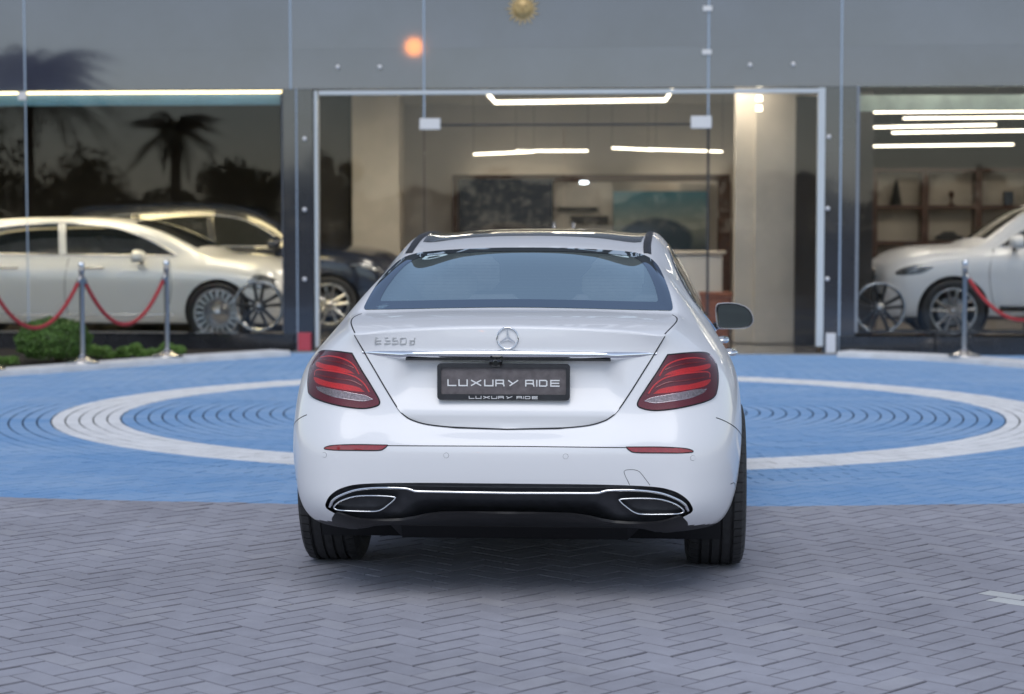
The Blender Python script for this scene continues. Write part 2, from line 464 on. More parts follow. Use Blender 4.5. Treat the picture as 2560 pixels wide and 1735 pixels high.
    def sweep(s, name, H, m, parent, w, hgt, closed=False, prof=5):
        V = []; Fc = []; N = len(H)
        for i, (p, n) in enumerate(H):
            a = H[(i - 1) % N][0] if (closed or i) else p; b = H[(i + 1) % N][0] if (closed or i < N - 1) else p
            t = (b - a).normalized(); e = n.cross(t).normalized()
            ww = w(i / max(1, N - 1)) if callable(w) else w
            for k in range(prof):
                an = math.pi * k / (prof - 1); V.append(p + e * math.cos(an) * ww / 2 + n * (math.sin(an) * hgt))
        for i in range(N if closed else N - 1):
            j = (i + 1) % N
            for k in range(prof - 1): Fc.append((i * prof + k, i * prof + k + 1, j * prof + k + 1, j * prof + k))
        return obj(name, V, Fc, m, parent, True)

def tyre_mesh(r, w, rimr, tread=True):
    mb = MB(); hw = w / 2
    pr = [(rimr, -hw * .82), (rimr + .02, -hw * .95), ((r + rimr) / 2, -hw * 1.02), (r - .030, -hw * .97), (r - .010, -hw * .88)]
    for c in (-.52, -.17, .17, .52) if tread else ():
        g = .045
        pr += [(r - .001 - .010 * abs(c - g) ** 2, hw * (c - g) * 1.0), (r - .012, hw * (c - g) + .001), (r - .012, hw * (c + g) - .001), (r - .001 - .010 * abs(c + g) ** 2, hw * (c + g))]
    pr += [(r - .010, hw * .88), (r - .030, hw * .97), ((r + rimr) / 2, hw * 1.02), (rimr + .02, hw * .95), (rimr, hw * .82)]
    n = 64
    mb.lathe(pr, n, 'x')
    if tread:   # shoulder sipes: shallow raised blocks leave narrow slots
        m = 54
        for g in (-1, 1):
            for k in range(m):
                a0 = 2 * math.pi * k / m; a1 = a0 + 2 * math.pi / m * .86; v = []
                for a in (a0, a1):
                    for hh, rr in ((.60, r + .0012), (.86, r - .006), (.955, r - .022), (.955, r - .03), (.6, r - .01)):
                        v.append((g * hw * hh, rr * math.cos(a), rr * math.sin(a)))
                mb.add(v, [(0, 1, 6, 5), (1, 2, 7, 6), (2, 3, 8, 7), (0, 4, 3, 2, 1), (5, 6, 7, 8, 9), (0, 5, 9, 4)])
    return mb
def rim_parts(parent, r, w, style, g, dark=False):
    """rim centred on the wheel, outer face towards +g x"""
    m = 'rim_dark' if dark else 'rim_silver'; hw = w / 2
    MB().lathe([(r, -hw * .85), (r - .012, -hw * .8), (r - .03, -hw * .5), (r - .03, hw * .55), (r - .012, hw * .8), (r + .004, hw * .86), (r + .004, hw * .90), (r - .014, hw * .90), (r - .020, hw * .7)] if g > 0 else
               [(r, hw * .85), (r - .012, hw * .8), (r - .03, hw * .5), (r - .03, -hw * .55), (r - .012, -hw * .8), (r + .004, -hw * .86), (r + .004, -hw * .90), (r - .014, -hw * .90), (r - .020, -hw * .7)], 48, 'x').build('rim_barrel', 'rim_silver' if dark else m, parent, True)
    xo = g * hw * .72
    if style == 'disc':
        MB().lathe([(.0, xo + g * .02), (.05, xo + g * .02), (.06, xo), (.17, xo - g * .01), (.175, xo - g * .04)], 40, 'x').build('rim_disc', m, parent, True)
        for k in range(20):
            a = 2 * math.pi * k / 20; mb = MB(); c, d = math.cos(a), math.sin(a)
            v = [((xo + g * dx), rr * c - t * d, rr * d + t * c) for dx in (-.02, .0) for rr, t in ((.16, -.017), (r - .012, -.024), (r - .012, .024), (.16, .017))]
            mb.add(v, [(0, 1, 2, 3), (7, 6, 5, 4), (0, 4, 5, 1), (1, 5, 6, 2), (2, 6, 7, 3), (3, 7, 4, 0)]).build('spoke', m, parent)
    else:
        for k in range(5):
            for sg in (-1, 1):
                a = 2 * math.pi * k / 5 + .3; mb = MB(); c, d = math.cos(a), math.sin(a)
                P = [(.045, sg * .020, .020), (.5 * r, sg * .034, .017), (r - .012, sg * .062, .021)]; v = []
                for rr, t, hwid in P:
                    for dx, tt in ((-.035, -hwid), (-.004, -hwid), (.006, 0), (-.004, hwid), (-.035, hwid)):
                        tq = t + tt; v.append((xo + g * (dx - .012 * (1 - rr / r)), rr * c - tq * d, rr * d + tq * c))
                f = []
                for i in range(2):
                    for q in range(5): f.append((i * 5 + q, i * 5 + (q + 1) % 5, i * 5 + 5 + (q + 1) % 5, i * 5 + 5 + q))
                f += [(0, 1, 2, 3, 4), (14, 13, 12, 11, 10)]
                mb.add(v, f).build('spoke', m, parent)
    MB().lathe([(0, xo + g * .012), (.03, xo + g * .010), (.036, xo), (.075, xo - g * .012), (.08, xo - g * .04)], 28, 'x').build('hub_cap', 'satin_chrome', parent, True)
def wheel(root, x, y, r, w, rimr, style, g, tread=False, dark=False):
    e = empty('wheel', (x, y, r), 0, root)
    t = tyre_mesh(r, w, rimr, tread).build('tyre', 'rubber', e); smooth_by_angle(t, 30)
    rim_parts(e, rimr, w, style, g, dark)
    MB().lathe([(0, -g * w * .1), (.16, -g * w * .1), (.16, -g * w * .02), (0, -g * w * .02)], 32, 'x').build('brake_disc', 'disc_grey', e)
    return e

# ---- sedan shape table (rear axle at y = 0)
low = [(.78, .20), (.86, .28), (.886, .44), (.896, .62)]
def st(y, rows): return [(x, y, z) for x, z in rows]
SEDAN = [
    [(.58, -.93, .275), (.66, -.975, .345), (.69, -.985, .46), (.69, -.985, .60), (.672, -.935, .75), (.645, -.905, .885), (.615, -.895, .96), (.585, -.915, 1.014)],
    [(.72, -.78, .265), (.79, -.83, .34), (.815, -.84, .46), (.822, -.835, .60), (.803, -.79, .76), (.762, -.765, .885), (.695, -.745, .975), (.628, -.77, 1.045)],
    [(.79, -.53, .25), (.85, -.55, .33), (.878, -.545, .46), (.886, -.54, .61), (.870, -.525, .77), (.828, -.52, .885), (.735, -.51, .995), (.640, -.515, 1.073)],
    st(-.20, [(.78, .23), (.865, .32), (.893, .46), (.903, .62), (.890, .78), (.842, .905), (.735, 1.04), (.607, 1.185)]),
    st(.15, [(.78, .22), (.865, .31), (.893, .45), (.903, .62), (.892, .79), (.830, .93), (.712, 1.10), (.552, 1.283)]),
    st(.60, [(.78, .20), (.862, .29), (.890, .44), (.900, .62), (.890, .80), (.815, .95), (.695, 1.165), (.560, 1.352)]),
    st(1.3, low + [(.887, .80), (.81, .95), (.70, 1.18), (.572, 1.372)]),
    st(2.0, low + [(.887, .80), (.81, .945), (.71, 1.145), (.60, 1.320)]),
    st(2.5, low + [(.887, .79), (.805, .935), (.735, 1.06), (.665, 1.165)]),
    st(2.9, low + [(.886, .78), (.80, .912), (.755, .953), (.71, .980)]),
    st(3.25, low + [(.878, .76), (.80, .87), (.75, .905), (.69, .928)]),
    st(3.58, [(.76, .2), (.84, .28), (.865, .43), (.872, .58), (.845, .70), (.77, .795), (.71, .835), (.63, .862)]),
    st(3.76, [(.62, .2), (.70, .27), (.74, .42), (.745, .55), (.70, .65), (.62, .735), (.57, .775), (.52, .80)])]
SED_REAR = [(-1.0, .335), (-1.035, .375), (-1.06, .47), (-1.065, .605), (-.99, .72), (-.965, .89), (-.972, .97), (-.965, 1.047)]
SED_FRONT = [(3.86, .22), (3.90, .28), (3.92, .42), (3.93, .55), (3.92, .65), (3.90, .74), (3.87, .79), (3.83, .825)]
SED_TOP = [None, (1.078, -.0), (1.092, -.0), (1.213, 0), (1.332, 0), (1.384, 0), (1.408, 0), (1.372, .06), (1.225, .10), (1.03, .10), (.985, .03), (.925, .05), None]

# ================================================================= the white sedan in front
CARYAW = R(-4.2); CARP = np.array([.055, 8.404, 0.])
cfw = np.array([-math.sin(CARYAW), math.cos(CARYAW), 0]); crt = np.array([math.cos(CARYAW), math.sin(CARYAW), 0])
E = Car(SEDAN, SED_REAR, SED_FRONT, SED_TOP, level=4, crease=[('rear', 7, .75), ('top', 2, 1.0), ('side', (7, 0, 2), .6), ('rear', 3, .35)])
e0 = tag(empty('white_sedan', tuple(CARP), CARYAW), 'large white sedan seen from behind, parked half over the blue paint', 'car')
def px_hit(px, py):
    d = ray(px, py); o = CAMP - CARP
    ol = Vector((float(o @ crt), float(o @ cfw), float(o[2]))); dl = Vector((float(d @ crt), float(d @ cfw), float(d[2]))).normalized()
    p, n, i, t = E.bvh.ray_cast(ol, dl)
    if p is None: p, n, i, t = E.bvh.find_nearest(ol + dl * 7.7)
    return p
def pxz(l): return [(p.x, p.z) for p in (px_hit(*q) for q in l)]
def bcrop(l): return [(1250 + a / 3.151, 560 + b / 3.151) for a, b in l]
def mir(l): return [(-a, b) for a, b in l][::-1]
def sm(x, a, b): t = max(0, min(1, (x - a) / (b - a))); return t * t * (3 - 2 * t)

WIN = [(-.612, 1.086), (0, 1.098), (.612, 1.086), (.618, 1.10), (.603, 1.16), (.575, 1.225), (.545, 1.268), (.495, 1.298), (.40, 1.312), (.20, 1.324), (0, 1.327),
       (-.20, 1.324), (-.40, 1.312), (-.495, 1.298), (-.545, 1.268), (-.575, 1.225), (-.603, 1.16), (-.618, 1.10)]
WINP = catmull(WIN, (0, 2), 6)
c_ = np.array([0, 1.19])
WINI = [(p[0] * .905, 1.117 + (p[1] - 1.086) * .81) for p in WINP]
# trunk lid outline, right half traced then mirrored
lidr = pxz([(1663, 840), (1631, 893), (1609, 928), (1577, 979), (1545, 1026), (1526, 1044), (1505, 1055), (1466, 1065), (1394, 1072)])
lidr = [(.585, 1.010)] + lidr[1:]
LIDB = [(0, lidr[-1][1] - .004)]
topedge = [(x, 1.006 + .033 * (1 - (abs(x) / .585) ** 2.2)) for x in (-.45, -.3, -.15, 0, .15, .3, .45)]
LID = catmull(lidr, (0, len(lidr) - 1), 4, False)[:-1] + [LIDB[0]] + [(-a, b) for a, b in catmull(lidr, (0,), 4, False)][:-1][::-1] + topedge
def lid_delta(x, z):
    if z > .93: return (0, 0, 0)
    ax = abs(x)
    rec = .028 * (1 - sm(ax, .34 + .22 * (.93 - z), .43 + .28 * (.93 - z))) * sm(z, .70, .86) * 1.0
    fold = .026 * sm(.735 - z, 0, .075) - .006 * (1 - abs(sm(z, .66, .80) * 2 - 1))
    return (0, rec * sm(.935 - z, 0, .01) + fold, 0)
shr = lambda poly, c, k: [((p[0] - c[0]) * k + c[0], (p[1] - c[1]) * k + c[1]) for p in poly]
lidlow = [(x, z) for x, z in LID if z < .925]
E.cut('rear', shr(lidlow, (0, .80), .995), lambda c: c[1] < -.6)
E.cut('rear', shr(WINP, (0, 1.19), .985), lambda c: c[1] < .6)
# diffuser
dr = pxz([(1300, 1209), (1480, 1211), (1623, 1216), (1680, 1226), (1712, 1243), (1728, 1262), (1731, 1279)])
dr = [(a, b) for a, b in dr]; dr[0] = (0, dr[0][1])
DIFR = dr + [(.655, .335), (.56, .31), (.40, .305), (.25, .345)]
DIF = catmull(DIFR, (0, 7), 5, False) ; DIF = DIF + [(0, .345)] + [(-a, b) for a, b in DIF[1:]][::-1]
def dif_delta(x, z):
    top = .455 - .2 * max(0, abs(x) - .60)
    return (0, .012 + .030 * sm(top - z, 0, .02) + .05 * sm(.40 - z, 0, .07) * (1 - sm(abs(x), .3, .42)), 0)
E.cut('rear', DIF, lambda c: c[1] < -.6 and c[2] > .27)
# openings of the cabin
SIDEWIN = [(.30, .985), (2.62, .965), (2.42, 1.08), (2.15, 1.20), (1.85, 1.285), (1.3, 1.325), (.75, 1.30), (.40, 1.225), (.16, 1.10)]
SW = catmull(SIDEWIN, (0, 1), 5)
for k in ('right', 'left'):
    E.cut(k, shr(SW, (1.3, 1.15), .95), (lambda c: c[0] > .4) if k == 'right' else (lambda c: c[0] < -.4))
WS = [(-.60, 2.80), (0, 2.93), (.60, 2.80), (.56, 2.45), (.50, 2.08), (0, 2.16), (-.50, 2.08), (-.56, 2.45)]
WSP = catmull(WS, (0, 2, 4, 6), 5)
E.cut('top', shr(WSP, (0, 2.5), .95), lambda c: c[2] > .9)
RG = catmull([(-.485, .44), (0, .50), (.485, .44), (.505, 1.0), (.50, 1.98), (0, 2.05), (-.50, 1.98), (-.505, 1.0)], (0, 2, 4, 6), 6)
E.cut('top', shr(RG, (0, 1.2), .985), lambda c: c[2] > 1.2)
E.arch(0, .345, .368); E.arch(3.08, .345, .368)
E.body(e0, 'white_paint')
# --- trunk lid and what is fixed to it
lid = E.patch('trunk_lid', 'rear', LID, 'white_paint', e0, .0022, .017, .014, lid_delta)
E.ribbon('panel_gap', 'rear', catmull(lidr, (0,), 4, False) + [LIDB[0]] + [(-a, b) for a, b in catmull(lidr, (0,), 4, False)][::-1], 'gap_black', e0, .0046, .0008, False, .0026, .012)
for g in (1, -1):   # deck gap from lip to window corner
    E.ribbon('panel_gap', 'top', [(g * x, y) for x, y in catmull([(.586, -.910), (.606, -.84), (.625, -.75), (.634, -.66), (.631, -.59), (.617, -.53)], (), 5, False)], 'gap_black', e0, .0050, .0008, False, .0003, .012)
# bright trim bar over the plate
def trim(x):
    ax = abs(x); top = .9625 - .012 * (ax / .56) ** 2
    bot = .9265 if ax < .36 else (.9265 - .006 * sm(ax, .36, .40) if ax < .40 else .9205 + .0165 * (ax - .40) / .155)
    return top, bot
V = []; n_ = 60; mrow = 9
for i in range(n_ + 1):
    x = -.556 + 1.112 * i / n_; t, b = trim(x); p, nn = E.hit('rear', x, (t + b) / 2)
    fade = 1 - sm(abs(x), .36, .55) * .75
    for k in range(mrow):
        a = math.pi * k / (mrow - 1); V.append((x, p.y + .004 - .026 * fade * math.sin(a) ** .8, (t + b) / 2 + (t - b) / 2 * math.cos(a)))
obj('trim_bar', V, [(i * mrow + k, i * mrow + k + 1, (i + 1) * mrow + k + 1, (i + 1) * mrow + k) for i in range(n_) for k in range(mrow - 1)], 'chrome', lid, True)
MB().box(-.385, .385, -.970, -.915, .919, .9262).build('trim_shadow_bar', 'satin_black', lid)  # black bar standing in for the shadow line under the trim bar
# star emblem
ey = E.hit('rear', -.0, 1.004)[0].y
em = empty('star_emblem', (0, ey - .006, 1.004), 0, lid)
MB().tube([(.0395 * math.cos(2 * math.pi * k / 40), 0, .0395 * math.sin(2 * math.pi * k / 40)) for k in range(40)], .0033, 8, closed=True).build('emblem_ring', 'chrome', em, True)
mb = MB()
for k in range(3):
    a = R(90 + 120 * k); t = np.array([math.cos(a), math.sin(a)]); tip = t * .038
    for sg in (-1, 1):
        b = R(90 + 120 * k + sg * 60); q = np.array([math.cos(b), math.sin(b)]) * .0085
        mb.add([(0, -.010, 0), (tip[0], -.002, tip[1]), (q[0], .001, q[1])], [(0, 1, 2) if sg > 0 else (0, 2, 1)])
mb.build('emblem_star', 'chrome', em)
# model lettering
bx0, bx1, bz = -.507, -.349, .978
for ch, a, b in (('E', 0, .160), ('3', .235, .40), ('5', .425, .59), ('0', .615, .785), ('d', .855, .985)):
    x0 = bx0 + a * (bx1 - bx0); x1 = bx0 + b * (bx1 - bx0); h = .0262; z0 = .9765
    y = E.hit('rear', x0, .985)[0].y
    glyph_mb(ch, x0, x1, z0, z0 + h, .0048, y - .0065, y + .004, .08).build('badge_letter', 'badge_silver', lid)
# number plate
pl = empty('number_plate', (-.015, -.984, .8405), 0, e0)
def rrect(w, h, r, n=6):
    o = []
    for cx_, cz_, a0 in ((w - r, h - r, 0), (-w + r, h - r, 90), (-w + r, -h + r, 180), (w - r, -h + r, 270)):
        for k in range(n + 1): a = R(a0 + 90 * k / n); o.append((cx_ + r * math.cos(a), cz_ + r * math.sin(a)))
    return o
O_ = rrect(.249, .0685, .014); N_ = len(O_); In = [(a, b + .003) for a, b in rrect(.2345, .0495, .006)]
V = [(a, .012, b) for a, b in O_] + [(a, -.004, b) for a, b in O_] + [(a * .99, -.008, b * .97) for a, b in O_] + [(a, -.008, b) for a, b in In] + [(a, .001, b) for a, b in In]
fr = obj('plate_frame', V, [(k * N_ + i, k * N_ + (i + 1) % N_, (k + 1) * N_ + (i + 1) % N_, (k + 1) * N_ + i) for k in range(4) for i in range(N_)], 'satin_black', pl)
MB().prism(In, .0, .008).build('plate_panel', 'plate_face', pl)
def lux(parent, w, zc, h, sw, y, m='letter_white', xoff=0., dep=.002):
    for ch, a, b in LUX:
        x0 = xoff - w / 2 + (a - 345) / 1675 * w; x1 = xoff - w / 2 + (b - 345) / 1675 * w
        glyph_mb(ch, x0, x1, zc - h / 2, zc + h / 2, sw, y - dep, y + .0005).build('letter', m, parent)
lux(pl, .421, -.004, .0255, .0046, -.0005)
lux(pl, .258, -.0575, .0105, .0021, -.0082)
# camera under the trim bar
cm = MB().box(-.066, -.018, -1.012, -.945, .899, .9258, .008).build('reversing_camera', 'gloss_black', e0); smooth_by_angle(cm)
MB().lathe([(0, -1.016), (.010, -1.016), (.012, -1.012), (.012, -1.003)], 20, 'y', (-.042, 0, .913)).build('camera_lens', 'dark_glass', cm)
# --- tail lamps
LR = pxz([(1669, 887), (1712, 883), (1752, 882), (1772, 888), (1787, 908), (1793, 941), (1790, 977), (1778, 997), (1726, 1014), (1648, 1026), (1606, 1021), (1594, 1008), (1615, 972), (1643, 930)])
LRS = catmull(LR, (0,), 5)
def bl(l): return pxz(bcrop(l))
for g in (1, -1):
    kx = (lambda P: P) if g > 0 else (lambda P: [(-a, b) for a, b in P])
    tl = empty('tail_lamp', (0, 0, 0), 0, e0)
    E.patch('lamp_housing', 'rear', kx(LRS), 'lamp_housing', tl, .002, .014, .012)
    E.ribbon('lamp_seal', 'rear', kx(LRS), 'gap_black', tl, .006, .0015, True, .001, .01)
    up = catmull(bl([(1290, 1196), (1345, 1163), (1450, 1136), (1560, 1122), (1640, 1104), (1652, 1122), (1635, 1142), (1560, 1160), (1430, 1178)]), (0,), 4)
    lo_ = catmull(bl([(1205, 1340), (1262, 1300), (1380, 1276), (1500, 1262), (1640, 1226), (1648, 1245), (1600, 1282), (1450, 1312), (1330, 1330)]), (0,), 4)
    for P in (up, lo_): E.patch('light_bar', 'rear', kx(P), 'lamp_red', tl, .0042, .012, 0)
    for P in ([(1255, 1198), (1300, 1128), (1360, 1088), (1440, 1066), (1530, 1058), (1610, 1068)], [(1168, 1338), (1215, 1272), (1290, 1218), (1390, 1190), (1500, 1175), (1610, 1167), (1645, 1180), (1646, 1215)]):
        E.ribbon('light_line', 'rear', kx(catmull(bl(P), (), 4, False)), 'lamp_red_line', tl, .0060, .001, False, .0042, .01)
    for P in ([(1300, 1150), (1380, 1118), (1480, 1100), (1630, 1085)], [(1230, 1290), (1320, 1250), (1440, 1235), (1630, 1205)]):
        E.ribbon('light_line', 'rear', kx(catmull(bl(P), (), 4, False)), 'reflector_red', tl, .007, .001, False, .0042, .01)
    rv = catmull(bl([(1137, 1395), (1200, 1368), (1300, 1350), (1400, 1333), (1540, 1306), (1622, 1301), (1595, 1332), (1500, 1370), (1350, 1397), (1220, 1411)]), (0, 5), 4)
    E.patch('reverse_lamp', 'rear', kx(rv), 'lamp_white', tl, .0042, .01, 0)
    E.ribbon('lamp_edge', 'rear', kx(rv), 'chrome', tl, .0028, .001, True, .0045, .008)
    E.patch('lens', 'rear', kx(LRS), 'lamp_lens', tl, .0075, .014, .008)
    # reflector in the bumper
    rf = catmull(pxz([(1565, 1118), (1651, 1118), (1708, 1121), (1731, 1127), (1722, 1131), (1650, 1132), (1589, 1131), (1574, 1126)]), (0,), 4)
    ro = E.patch('reflector', 'rear', kx(rf), 'reflector_red', e0, .0022, .01, .006)
    E.ribbon('reflector_edge', 'rear', kx(rf), 'gap_black', ro, .005, .001, True, .0014, .01)
# bumper crease, sensors, towing cover
cz = [(x, .6075 - .004 * (abs(x) / .45) ** 2) for x in np.linspace(-.452, .452, 25)]
E.ribbon('bumper_crease', 'rear', cz, 'gap_black', e0, .0036, .0003, False, .0004, .02)
for q in pxz([(1414, 1141), (1732, 1145)]):
    for g in (1, -1):
        c = [(g * q[0] + .0092 * math.cos(2 * math.pi * k / 20), q[1] + .0092 * math.sin(2 * math.pi * k / 20)) for k in range(20)]
        E.patch('parking_sensor', 'rear', c, 'white_paint', e0, .0016, .006, .003)
        E.ribbon('sensor_gap', 'rear', c, 'gap_black', e0, .0016, .0003, True, .0006, .01)
tow = catmull(pxz([(1574, 1212), (1561, 1184), (1563, 1176), (1578, 1174), (1592, 1176), (1603, 1184), (1625, 1213)]), (0, 6), 4, False)
E.ribbon('towing_cover_gap', 'rear', tow, 'gap_black', e0, .0018, .0003, False, .0005, .01)
# side seams behind the rear wheel
for k, g in (('right', 1), ('left', -1)):
    E.ribbon('bumper_seam', k, catmull([(-.86, .70), (-.76, .665), (-.62, .625), (-.46, .59), (-.36, .575)], (), 4, False), 'gap_black', e0, .004, .0004, False, .0004, .015)
    E.ribbon('bumper_seam', k, catmull([(-.76, .435), (-.68, .43), (-.60, .405)], (), 3, False), 'gap_black', e0, .003, .0004, False, .0004, .015)
    for P in ([(.62, .93), (.56, .75), (.46, .55), (.36, .36)], [(1.42, .95), (1.40, .7), (1.41, .45), (1.44, .30)], [(2.52, .93), (2.56, .7), (2.54, .45), (2.50, .3)]):
        E.ribbon('door_gap', k, catmull(P, (), 5, False), 'gap_black', e0, .005, .0005, False, .0004, .02)
    # chrome belt and window frame
    E.ribbon('window_trim', k, SW, 'gloss_black', e0, .028, .004, True, .001, .03)
    E.ribbon('belt_trim', k, [(.12, 1.05), (.30, .968), (1.3, .955), (2.66, .948)], 'chrome', e0, .014, .006, False, .002, .03)
    E.patch('side_window', k, SW, 'side_glass', e0, -.002, .05, 0)
    E.ribbon('window_pillar', k, [(1.36, .975), (1.33, 1.32)], 'gloss_black', e0, .10, .003, False, .002, .03)
    for yh in (.62, 1.62):
        p, nn = E.hit(k, yh, .845); q, n2 = E.hit(k, yh + .24, .845)
        MB().tube([(p.x + g * .002, yh, .845), (p.x + g * .034, yh + .03, .847), (q.x + g * .038, yh + .12, .847), (q.x + g * .032, yh + .21, .846), (q.x + g * .002, yh + .24, .845)], [.010, .013, .014, .013, .010], 10).build('door_handle', 'chrome', e0, True)
# --- lower bumper: diffuser, bright strip, exhaust finishers
df = E.patch('diffuser', 'rear', DIF, 'satin_black', e0, .001, .018, .012, dif_delta)
cr = pxz([(1300, 1233), (1400, 1233), (1488, 1233), (1504, 1230), (1526, 1226), (1594, 1226), (1651, 1233), (1692, 1248), (1712, 1262), (1719, 1276)])
cr[0] = (0, cr[0][1]); cr = catmull(cr, (), 5, False); cr = [(-a, b) for a, b in cr[1:]][::-1] + list(cr)
E.ribbon('bright_strip', 'rear', cr, 'chrome', df, .0125, .010, False, .0, .012, lambda x, z: (0, .014, 0), 7)
ex = [(.426, .408), (.50, .4105), (.571, .406), (.628, .388), (.658, .364), (.652, .352), (.61, .3485), (.515, .348), (.478, .355), (.447, .377), (.424, .398)]
for g in (1, -1):
    P = catmull([(g * a, b) for a, b in ex], (), 5)
    H = []
    for x, z in P:
        y = E.hit('rear', x, z)[0].y; H.append((Vector((x, y + .022, z)), Vector((0, -1, 0))))
    x_ = E.sweep('exhaust_finisher', H, 'chrome', e0, .0090, .014, True, 7)
    E.patch('exhaust_opening', 'rear', P, 'car_black', x_, .0, .015, 0, lambda x, z: (0, .062, 0))
    # dark sleeve between finisher and opening
    V = [tuple(p) for p, n in H] + [(p.x, p.y + .045, p.z) for p, n in H]; n = len(H)
    obj('exhaust_sleeve', V, [(i, (i + 1) % n, n + (i + 1) % n, n + i) for i in range(n)], 'car_black', x_, True)
vr = [(0, .352), (.25, .352), (.40, .316), (.56, .318), (.642, .340), (.664, .326), (.676, .302), (.660, .276), (.58, .268), (.40, .292), (.20, .318), (0, .338)]
vl = catmull(vr, (0, 11), 3, False); E.patch('lower_valance', 'rear', vl + [(-a, b) for a, b in vl[1:-1]][::-1], 'car_black', e0, .002, .014, .01)
# underside clutter
MB().box(-.50, .50, -.66, -.12, .19, .31, .055).build('rear_silencer', 'car_black', e0)
MB().box(-.70, .70, -.06, .06, .30, .40).build('rear_axle', 'car_black', e0)
MB().box(-.66, .66, -.1, 3.3, .15, .205).build('underbody', 'car_black', e0)
# --- roof glass, strips, rear window
RG = catmull([(-.485, .44), (0, .50), (.485, .44), (.505, 1.0), (.50, 1.98), (0, 2.05), (-.50, 1.98), (-.505, 1.0)], (0, 2, 4, 6), 6)
E.patch('roof_glass', 'top', RG, 'roof_tint', e0, .0018, .04, .004)
for g in (1, -1):
    E.ribbon('roof_strip', 'top', [(g * x, y) for x, y in catmull([(.514, .155), (.512, .35), (.518, .7), (.522, 1.3), (.535, 2.0), (.56, 2.25)], (), 6, False)], 'satin_black', e0, .034, .004, False, .0006, .04)
rw = E.patch('rear_window', 'rear', WINP, 'rear_glass', e0, .0020, .014, 0)
E.ring('window_border', 'rear', WINP, WINI, 'window_frit', rw, .0030, 4)
hz = 1.135
while hz < 1.29:
    wv = .50 - .0 * hz
    xs = [x for x in np.linspace(-.55, .55, 45) if inpoly(x, hz, WINI)]
    if len(xs) > 4: E.ribbon('heating_wire', 'rear', [(x, hz) for x in (xs[0], 0, xs[-1])], 'plate_face', rw, .0012, .0002, False, -.004, .05)
    hz += .0125
E.patch('windscreen', 'top', WSP, 'side_glass', e0, .001, .05, 0)
E.ribbon('windscreen_trim', 'top', WSP, 'gloss_black', e0, .05, .002, True, .001, .05)
# --- cabin
MB().box(-.66, .66, -.55, .30, 1.045, 1.062).build('parcel_shelf', 'beige_leather', e0)
MB().box(-.70, .70, .10, 2.7, .36, .42).build('cabin_floor', 'dark_trim', e0)
for cx_ in (-.36, .36):
    b = MB().box(-.29, .29, .20, .36, .45, 1.10, .05).build('rear_backrest', 'beige_leather', e0); b.location.x = cx_
    h = MB().box(-.13, .13, .22, .32, 1.10, 1.24, .04).build('headrest', 'beige_leather', e0); h.location.x = cx_
    b = MB().box(-.25, .25, 1.45, 1.60, .45, 1.08, .05).build('front_backrest', 'beige_leather', e0); b.location.x = cx_
    h = MB().box(-.13, .13, 1.48, 1.57, 1.10, 1.27, .04).build('headrest', 'beige_leather', e0); h.location.x = cx_
MB().box(-.22, .22, .30, .85, .42, .62, .05).build('rear_cushion', 'beige_leather', e0)
MB().box(-.72, .72, 2.32, 2.85, .80, .965, .04).build('dashboard', 'dark_trim', e0)
MB().box(-.11, .11, 2.22, 2.24, 1.20, 1.26, .008).build('inner_mirror', 'dark_trim', e0)
# brake-light box at the window foot
MB().box(-.24, .24, -.44, -.36, 1.085, 1.10).build('high_brake_lamp', 'satin_chrome', e0)
# --- door mirrors
def door_mirror(root, g, x, y, z, paint, fx=1, sc=1.0):
    e = empty('door_mirror', (x, y, z), 0, root); e.scale = (sc, sc, sc)
    out = catmull([(.0, .055), (.03, .072), (.11, .070), (.17, .045), (.197, .0), (.190, -.040), (.155, -.062), (.06, -.066), (.015, -.060), (.003, -.02)], (), 5)
    rows = [(-.0, .955, 'b'), (.012, 1.0, 'b'), (.045, .985, 'p'), (.085, .86, 'p'), (.115, .55, 'p'), (.125, .1, 'p')]
    V = []; n = len(out); c = np.array([.10, 0])
    for dy, k, _ in rows:
        for p in out:
            q = c + (np.array(p) - c) * k; V.append((g * q[0], fx * dy, q[1]))
    f = [(r * n + i, r * n + (i + 1) % n, (r + 1) * n + (i + 1) % n, (r + 1) * n + i) for r in range(5) for i in range(n)] + [tuple((5 * n + i) for i in range(n))]
    smooth_by_angle(obj('mirror_shell', V, f, paint, e), 50)
    V = [(g * (c + (np.array(p) - c) * .965)[0], fx * d, (c + (np.array(p) - c) * .965)[1]) for d in (-.003, .010) for p in out] 
    obj('mirror_rim', V + [(g * (c + (np.array(p) - c) * .87)[0], fx * -.0035, (c + (np.array(p) - c) * .87)[1]) for p in out], [(i, (i + 1) % n, n + (i + 1) % n, n + i) for i in range(n)] + [(i, (i + 1) % n, 2 * n + (i + 1) % n, 2 * n + i) for i in range(n)], 'gloss_black', e, True)
    V = [(g * (c + (np.array(p) - c) * .88)[0], fx * .001, (c + (np.array(p) - c) * .88)[1]) for p in out]
    obj('mirror_glass', V, [tuple(range(n))], 'mirror_glass', e)
    MB().tube([(g * .02, fx * .05, -.045), (-g * .05, fx * .05, -.075), (-g * .11, fx * .04, -.085)], [.020, .022, .026], 10).build('mirror_stalk', 'gloss_black', e, True)
    return e
door_mirror(e0, 1, .862, 2.10, .945, 'white_paint'); door_mirror(e0, -1, -.862, 2.10, .945, 'white_paint')
